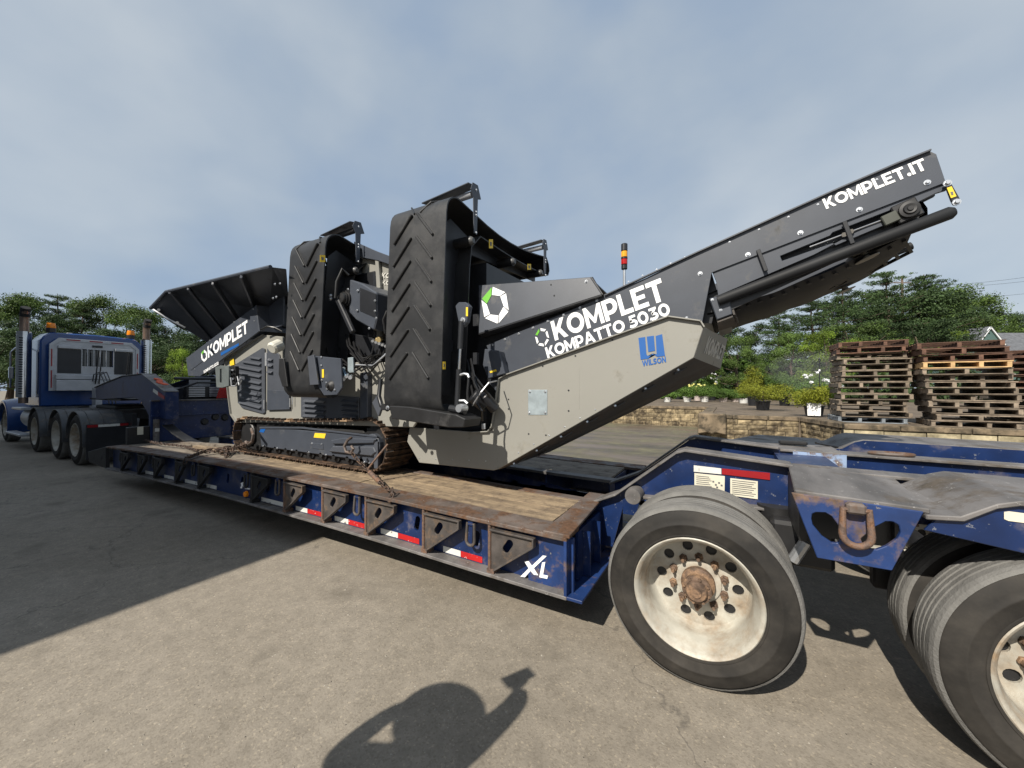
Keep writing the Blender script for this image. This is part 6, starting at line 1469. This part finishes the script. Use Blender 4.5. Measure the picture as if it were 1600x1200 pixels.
T = [  # kind, px, top px, distance, where
 ('pine',1385,424,33,'left of the pole above the left pallet stack',.95),('pine',1442,428,34,'right of the pole above the middle pallet stack',.95),
 ('pine',1318,452,31,'under the raised conveyor tip',1.1),('pine',1268,470,29,'half hidden under the discharge belt',1.15),('pine',1215,485,29,'left of the others under the conveyor',1.2),
 ('dark',1165,505,31,'right behind the chassis end',1.1),('oak',1480,460,60,'above the right part of the middle pallet stack',1.0),('oak',1522,466,62,'just left of the house gable',1.0),
 ('dark',1556,482,66,'above the house roof',1.1),('dark',1604,490,70,'at the right edge behind the house',1.1),('lime',1496,514,30,'directly left of the house behind the pallets',.55),
 ('lime',1290,515,22,'low between the conveyor and the left pallets',1.0),('oak',1235,520,24,'behind the sprinkler',1.0),('oak',1150,525,24,'behind the flower pots',1.0),
 ('dark',1345,455,36,'between the pines above the left stack',1.2),('dark',1410,452,36,'filling the gap below the pole',1.3),('oak',1458,452,56,'behind the middle pallet stack',1.2),
 ('dark',1090,500,34,'hidden behind the chassis',1.2),('dark',1440,500,27,'low behind the gap between the two stacks',1.3),('oak',1330,505,26,'just left of the left pallet stack',1.2),
 # left side
 ('oak',-30,468,34,'cut by the left edge of the photo',.9),('oak',18,458,36,'above the left exhaust stack',.8),('dark',58,486,34,'behind the cab corner beacon',.8),('pine',92,462,38,'above the cab roof left half',.9),
 ('pine',128,480,36,'above the middle of the cab roof',.9),('oak',160,466,38,'above the cab roof right half',.8),('oak',205,476,36,'behind the right exhaust stack',.85),('dark',255,498,34,'right of the truck under the hopper tip',1.2),
 ('dark',300,510,34,'behind the feeder conveyor',1.3),('dark',355,520,36,'behind the hopper foot',1.3),('dark',420,520,38,'hidden behind the hopper',1.3),('dark',-14,508,28,'dark mass low at the left edge',1.3),
 ('dark',110,518,30,'low behind the sleeperless cab',1.4),('dark',185,512,30,'low behind the rack',1.4),('dark',240,530,26,'low between truck and gooseneck',1.4),('dark',310,545,28,'low behind the lime sapling',1.4),
 ('bush',1185,556,29,'low rounded mass behind the golden shrubs',1.6),('bush',1142,560,29,'low dark mass behind the flower pots',1.6),('bush',1238,568,28,'low mass right behind the sprinkler',1.7),('bush',1300,560,26,'low mass left of the left pallets',1.6),('bush',1100,568,30,'low mass behind the white pots',1.8),
 ('oak',480,500,44,'behind the first folded conveyor',1.3),('dark',560,505,44,'behind the screen box',1.3),('dark',1000,520,40,'behind the conveyor side',1.3)]
for a in T: tree(*a[:5], wx=a[5])
tree('lime', 286, 543, 15, 'standing alone behind the gooseneck', wx=.55, ground=0, grp='young trees')
# potted shrubs and flowers on the terrace
POTM = [M['black'], mat('white_pot', (.55,.55,.53), .5, var=.06), mat('pinkish_pot', (.42,.36,.33), .6, var=.06)]
def dome(name, px_, ybase, yt, wpx, mt, label, pot=0, kind='dome', flowers=0, grp=None, zb=TER):
    b = PZ(px_, ybase, zb); t = (b-Vector((0,0,CAM_H))).length/Vector(ray(px_,ybase)).length
    top = (Vector((0,0,CAM_H))+Vector(ray(px_,yt))*t).z; W2 = wpx*t/FPX/2*1.02
    e_ = thing(name, label, 'shrub' if not flowers else 'flowering plant', tuple(b), grp)
    ph = min(.42, (top-zb)*.33); pr = min(.24, W2*.62)
    if pot is not None:
        po = MB().lathe([(pr*.78,0),(pr*.95,ph*.9),(pr*1.04,ph*.9),(pr*1.04,ph),(pr*.9,ph),(pr*.86,ph*.85),(0,ph*.85)], b, (0,0,1), 18).build('pot', POTM[pot], e_, smooth=True)
    rnd = random.Random(int(px_*7)); H_ = top-zb-ph*.8; cl = []
    for i in range(16):
        a = rnd.random()*6.28; r_ = W2*rnd.random()**.5*.72; z = zb+ph*.9+H_*rnd.uniform(.12,.72 if kind=='dome' else .9)
        if kind == 'cone': r_ *= max(.1, 1-(z-zb-ph)/H_)
        s = W2*.46; cl.append((b.x+r_*math.cos(a), b.y+r_*math.sin(a), z, s, s, min(s,H_*.24)))
    vs, fs = leaf_cloud(cl, 5200, .04 if t < 16 else .055, rnd)
    fo = bpy.data.objects.new('foliage', mesh_of('foliage', vs, fs, LM[mt])); COL.objects.link(fo); attach(fo, e_)
    MB().tube([b+Vector((0,0,ph*.6)), b+Vector((0,0,ph+H_*.5))], .025, 6).build('stem', BK, e_)
    if flowers:
        fm = M['white'] if flowers == 1 else mat('pale_yellow_petals', (.75,.72,.25), .6)
        for k in range(9):
            a = rnd.random()*6.28; r_ = W2*rnd.uniform(.2,.95); z = zb+ph+H_*rnd.uniform(.45,1.0); c = Vector((b.x+r_*math.cos(a), b.y+r_*math.sin(a), z))
            m = MB(); vs, fs = leaf_cloud([(c.x,c.y,c.z,.075,.075,.06)], 40, .06, rnd); m.add(vs, fs); m.build('blossom', fm, e_)
dome('golden_shrub', 1192, 641, 597, 86, 'gold', 'wide golden green shrub in a black pot behind the block wall', 0)
dome('golden_shrub', 1272, 651, 600, 66, 'gold', 'rounded golden green shrub in black pot with a white label by the pallets', 0)
q = PZ(1272,651,TER); tv = Vector((-q.x,-q.y,0)).normalized(); tr_ = Vector((-tv.y,tv.x,0))
c = q+tv*.26+Vector((-.0,0,.04)); lb_ = MB(); lb_.prism([c-tr_*.14, c+tr_*.14, c+tr_*.15+Vector((0,0,.34)), c-tr_*.15+Vector((0,0,.34))], tv*.006); o = lb_.build('plant_label', M['white'], None); tag(o, 'white square plant label leaning on the black pot beside the pallets', 'label')
dome('conical_shrub', 1177, 634, 578, 46, 'gold', 'yellow green conical shrub behind the wide golden shrub', 0, 'cone')
dome('round_shrub', 1226, 634, 582, 60, 'shrub', 'mid green round shrub between the two golden shrubs', 0)
dome('flowering_shrub', 1270, 636, 585, 44, 'shrub', 'shrub topped with white blossoms behind the labelled pot', 0, flowers=1)
dome('flowering_shrub', 1304, 640, 592, 36, 'shrub', 'small white flowered shrub tight against the left pallet stack', 0, flowers=1)
for k, (x, yb3, yt, w, fl, pt, lb) in enumerate([(1043,628,606,26,2,1,'partly hidden pot plant nearest the chassis belly'),(1074,628,603,32,2,1,'first pale yellow flowering plant in a white pot'),(1101,628,600,34,2,1,'second pale yellow flowering plant in a white pot'),
      (1090,626,600,20,0,2,'small green plant between the two yellow flowering ones'),(1130,628,606,28,0,2,'low green plant in a greyish pot'),(1149,628,608,26,0,2,'low green plant in a pinkish pot left of the golden shrub'),(1162,630,606,22,0,1,'low green plant in a pale pot touching the golden shrub'),
      (1113,626,584,26,1,0,'tall green plant with a white bloom on top'),(1135,624,582,40,1,0,'tall leafy shrub with few white blooms behind the low pots'),(1155,624,580,40,0,0,'tall dense green shrub behind the pinkish pot'),(1060,624,596,30,0,0,'green plant in the back row by the chassis belly')]):
    dome('potted_plant', x, yb3, yt, w, 'shrub', lb, pt, flowers=fl, grp='potted plants on the terrace')
# irrigation riser with spray
q = PZ(1281,640,TER)
SP = thing('sprinkler', 'black irrigation sprinkler riser spraying mist left of the pallets', 'sprinkler', tuple(q))
zt_ = (Vector((0,0,CAM_H))+Vector(ray(1281,561))*((q-Vector((0,0,CAM_H))).length/Vector(ray(1281,640)).length)).z
MB().tube([q, (q.x,q.y,zt_)], .016, 8).build('riser', M['black'], SP)
MB().lathe([(.03,-.06),(.034,0),(.018,.03),(0,.05)], (q.x,q.y,zt_), (0,0,1), 12).build('spray_head', M['black'], SP)
MB().cyl((q.x,q.y,zt_-.45),(q.x,q.y,zt_-.38),.03,10).build('valve', M['white'], SP)
rnd = random.Random(4); m = MB(); vs = []; fs = []
for i in range(420):
    a = rnd.random()*6.28; L_ = rnd.random()**.7*2.2; z = zt_+L_*.35-.30*L_*L_*.55+rnd.gauss(0,.16)
    p = Vector((q.x+L_*math.cos(a), q.y+L_*math.sin(a), z)); s = .0045
    o_ = len(vs); vs += [tuple(p+Vector((s,0,0))), tuple(p+Vector((-s*.5,s,0))), tuple(p+Vector((-s*.5,-s,0))), tuple(p+Vector((0,0,s*2.2)))]; fs += [(o_,o_+2,o_+1),(o_,o_+1,o_+3),(o_+1,o_+2,o_+3),(o_+2,o_,o_+3)]
m.add(vs, fs); m.build('spray_droplets', M['white'], None, kind='stuff')
mv = bpy.data.materials.new('water_mist'); mv.use_nodes = True; mv.node_tree.nodes.clear()
vo_ = mv.node_tree.nodes.new('ShaderNodeOutputMaterial'); pv = mv.node_tree.nodes.new('ShaderNodeVolumePrincipled'); pv.inputs['Density'].default_value = .035; pv.inputs['Color'].default_value = (.95,.97,1,1)
mv.node_tree.links.new(pv.outputs['Volume'], vo_.inputs['Volume'])
MB().lathe([(0,-.9),(.7,-.75),(1.3,-.3),(1.5,.1),(1.1,.5),(.5,.7),(0,.75)], (q.x-.2,q.y+.9,zt_-.35), (0,0,1), 20).build('water_mist', mv, None, smooth=True, kind='stuff')
# earth bank and kerb at far left
m = MB(); N_ = 14; vs = []; fs = []
for i in range(N_+1):
    for j in range(7):
        x = -60+40*i/N_; y = 13+22*j/6; e_ = math.sin(math.pi*i/N_)**.5*math.sin(math.pi*j/6); vs.append((x, y, max(0,3.1*e_*(.75+.5*noise.noise(Vector((x*.2,y*.2,0)))))-.05))
for i in range(N_):
    for j in range(6): fs.append((i*7+j,(i+1)*7+j,(i+1)*7+j+1,i*7+j+1))
o = MB().add(vs, fs).build('earth_bank', mat('bare_earth', (0.22,0.15,0.10), .95, var=.3, vscale=1.5, bump=.6, bscale=4), None, smooth=True, kind='structure')
# low scrub
rnd = random.Random(11); cl = []
for i in range(150):
    x = rnd.uniform(-46,30); y = rnd.uniform(30,37)+(4 if x<-10 else 0); cl.append((x, y, rnd.uniform(.8,2.2), rnd.uniform(1,2), rnd.uniform(.8,1.4), rnd.uniform(.8,1.5)))
vs, fs = leaf_cloud(cl, 26000, .34, rnd); o = bpy.data.objects.new('undergrowth', mesh_of('undergrowth', vs, fs, LM['dark'])); COL.objects.link(o); o['kind'] = 'stuff'

# loose grit on the asphalt in the foreground
rnd = random.Random(77); m = MB(); vs = []; fs = []
for i in range(1500):
    x = rnd.uniform(-7,3.2); y = rnd.uniform(.2,2.9)**1.0; s = rnd.uniform(.0015,.0048)*(1.7 if rnd.random() < .06 else 1)
    o_ = len(vs); k = 5
    for q_ in range(k): a = 6.28*q_/k+rnd.uniform(-.3,.3); vs.append((x+s*math.cos(a)*rnd.uniform(.8,1.6), y+s*math.sin(a)*rnd.uniform(.7,1.2), .0))
    vs.append((x, y, s*rnd.uniform(.6,1.1)))
    for q_ in range(k): fs.append((o_+q_, o_+(q_+1)%k, o_+k))
m.add(vs, fs); m.build('loose_grit', mat('grit_stone', (.22,.20,.17), .9, var=.5, vscale=40), None, kind='stuff')
# ================================================================ BUILDING BEHIND THE PHOTOGRAPHER (unseen, inferred from the big shade it casts)
WH = thing('warehouse', 'unseen grey ribbed metal warehouse behind the photographer, taller left half fitted to the shade', 'warehouse', (-15,-9,0))
WC = mat('warehouse_cladding', (.28,.29,.30), .5, var=.05); WRF = mat('warehouse_roof', (.2,.2,.21), .5)
MB().box(-9.8,-4.64,-15,-3.0,0,5.60).build('wall', WC, WH)
MB().box(-9.78,-4.60,-15.1,-2.97,5.60,5.68).build('roof', WRF, WH)
MB().box(-36,-9.8,-15,-3.0,0,8.4).build('wall', WC, WH)
MB().box(-36.2,-9.76,-15.2,-2.95,8.4,8.5).build('roof', WRF, WH)
CR = mat('cladding_rib', (.27,.28,.29), .5)
for k in range(55): x = -35.5+.56*k; MB().box(x,x+.1,-3.0,-2.96,0.05,8.35 if x < -10 else 5.55).build('cladding_rib', CR, WH)
MB().box(-9,-5,-3.0,-2.94,0,4.2).build('roller_door', M['alu'], WH)

# ================================================================ BYSTANDER beside the camera, whose shadow falls into the picture
PR = thing('person', 'person in a dark shirt and sun hat left of the camera holding up a phone', 'person', (-1.42,-.36,0))
def skin(name, verts, edges, radii, mt, parent, root=0, sub=2):
    me = bpy.data.meshes.new(name); me.from_pydata(verts, edges, []); me.update()
    o = bpy.data.objects.new(name, me); COL.objects.link(o)
    md = o.modifiers.new('skin','SKIN'); sv = me.skin_vertices[0].data
    for i, r_ in enumerate(radii): sv[i].radius = (r_, r_) if not isinstance(r_, tuple) else r_
    sv[root].use_root = True
    s_ = o.modifiers.new('sub','SUBSURF'); s_.levels = sub; s_.render_levels = sub
    me.materials.append(mt); attach(o, parent); return o
SK = mat('skin', (.45,.27,.19), .5, var=.06); SH = mat('navy_shirt', (.03,.04,.07), .8, var=.1); JN = mat('blue_jeans', (.04,.06,.12), .85, var=.15)
f3 = Vector((_f[0],_f[1],0)); r3 = Vector((_r[0],_r[1],0)); C0 = Vector((-1.42,-.38,0))
def L3(f, r, z): return C0+f3*f+r3*r+Vector((0,0,z))
phone_c = Vector((-1.27,.02,1.70))
hand_r = phone_c+r3*.045-Vector((0,0,.05))-f3*.03
V = [L3(0,0,.96), L3(0,0,1.12), L3(-.01,0,1.30), L3(0,0,1.43), L3(.01,-.03,1.52), L3(.02,-.05,1.60), L3(.03,-.06,1.70),
     L3(0,.17,1.42), (L3(0,.17,1.42)+hand_r)/2+Vector((.03,.0,-.07)), hand_r-f3*.07-Vector((0,0,.03)), hand_r,
     L3(0,-.17,1.42), L3(.05,-.30,1.44), L3(.12,-.24,1.60), L3(.13,-.16,1.69),
     L3(0,.10,.90), L3(.02,.12,.50), L3(0,.12,.09), L3(.14,.13,.04), L3(0,-.10,.90), L3(.02,-.12,.50), L3(0,-.12,.09), L3(.14,-.13,.04)]
E_ = [(0,1),(1,2),(2,3),(3,4),(4,5),(5,6),(3,7),(7,8),(8,9),(9,10),(3,11),(11,12),(12,13),(13,14),(0,15),(15,16),(16,17),(17,18),(0,19),(19,20),(20,21),(21,22)]
Rr = [(.15,.11),(.14,.10),(.175,.13),(.16,.11),.06,.085,.085,.09,.078,.062,.042,.08,.07,.05,.03,.085,.062,.042,.035,.085,.062,.042,.035]
skin('body', [tuple(v) for v in V], E_, Rr, SK, PR)
def sub_skin(name, idx, grow, mt):
    mp_ = {k:i for i,k in enumerate(idx)}; ed = [(mp_[a],mp_[b]) for a,b in E_ if a in mp_ and b in mp_]
    rr = [tuple(x*grow+.012 for x in Rr[k]) if isinstance(Rr[k],tuple) else Rr[k]*grow+.012 for k in idx]
    return skin(name, [tuple(V[k]) for k in idx], ed, rr, mt, PR)
sub_skin('shirt', [0,1,2,3,7,8,11,12], 1.02, SH); sub_skin('jeans', [0,15,16,17,19,20,21], 1.03, JN)
for s_ in (1,-1): MB().obox(L3(.07,s_*.125,.045), (.145,.05,.045), (0,0,YAW+math.pi/2)).build('shoe', M['black'], PR, .03)
m = MB(); m.lathe([(.0,.13),(.07,.125),(.095,.08),(.10,.035),(.215,.02),(.225,.012),(.10,.022)], L3(.005,-.06,1.70), (0,0,1), 22); m.build('sun_hat', SH, PR, smooth=True)
m = MB(); m.lathe([(.0,.10),(.07,.085),(.098,.04),(.10,-.02),(.085,-.07)], L3(.005,-.06,1.70), (0,0,1), 18); m.build('hair', mat('brown_hair',(.05,.03,.02),.7), PR, smooth=True)
for s_ in (-1,1):
    MB().lathe([(0,-.012),(.011,-.006),(.011,.006),(0,.012)], L3(.112,s_*.032-.06,1.69), tuple(f3), 10).build('eye', M['black'], PR)
    MB().lathe([(0,-.02),(.02,-.012),(.02,.012),(0,.02)], L3(.02,s_*.095-.06,1.665), tuple(r3), 10).build('ear', SK, PR)
MB().tube([L3(.10,-.06,1.685), L3(.135,-.06,1.655), L3(.12,-.06,1.645)], .011, 8).build('nose', SK, PR)
MB().tube([L3(.108,-.085,1.615), L3(.115,-.06,1.612), L3(.108,-.035,1.615)], .007, 8).build('mouth', mat('lips',(.35,.12,.1),.5), PR)
# fingers: right hand round the phone, left hand at the forehead
pb_ = hand_r
for k in range(4):
    z0 = -.03+.021*k; L_ = (.036,.042,.044,.038)[k]
    a = hand_r+Vector((0,0,z0)); b = a+r3*.012+f3*.022+Vector((0,0,.005)); c2 = b-r3*.014+f3*.008; d = c2-r3*L_*.5
    skin('finger', [tuple(a),tuple(b),tuple(c2),tuple(d)], [(0,1),(1,2),(2,3)], [.010,.009,.0085,.0075], SK, PR, sub=1)
    w0 = L3(.13,-.16,1.69)+Vector((0,0,.002*k)); dd = r3*.02
    a = w0+f3*(.0+.018*k-.02); b = a+r3*.04; c2 = b+r3*.028-Vector((0,0,.006)); d = c2+r3*(.012+.006*(k in (1,2)))-Vector((0,0,.008))
    skin('finger', [tuple(a),tuple(b),tuple(c2),tuple(d)], [(0,1),(1,2),(2,3)], [.010,.0095,.009,.008], SK, PR, sub=1)
skin('thumb', [tuple(hand_r-Vector((0,0,.02))), tuple(hand_r-r3*.03-Vector((0,0,.01))-f3*.008), tuple(hand_r-r3*.055+Vector((0,0,.012))-f3*.004)], [(0,1),(1,2)], [.013,.011,.009], SK, PR, sub=1)
skin('thumb', [tuple(L3(.11,-.16,1.675)), tuple(L3(.10,-.13,1.655)), tuple(L3(.105,-.105,1.645))], [(0,1),(1,2)], [.013,.011,.009], SK, PR, sub=1)
ph_ = MB().obox(phone_c, (.042,.006,.080), (0,.45,0)); o = ph_.build('phone', M['black'], None, .004); tag(o, 'black phone held up by the person left of the camera', 'phone')
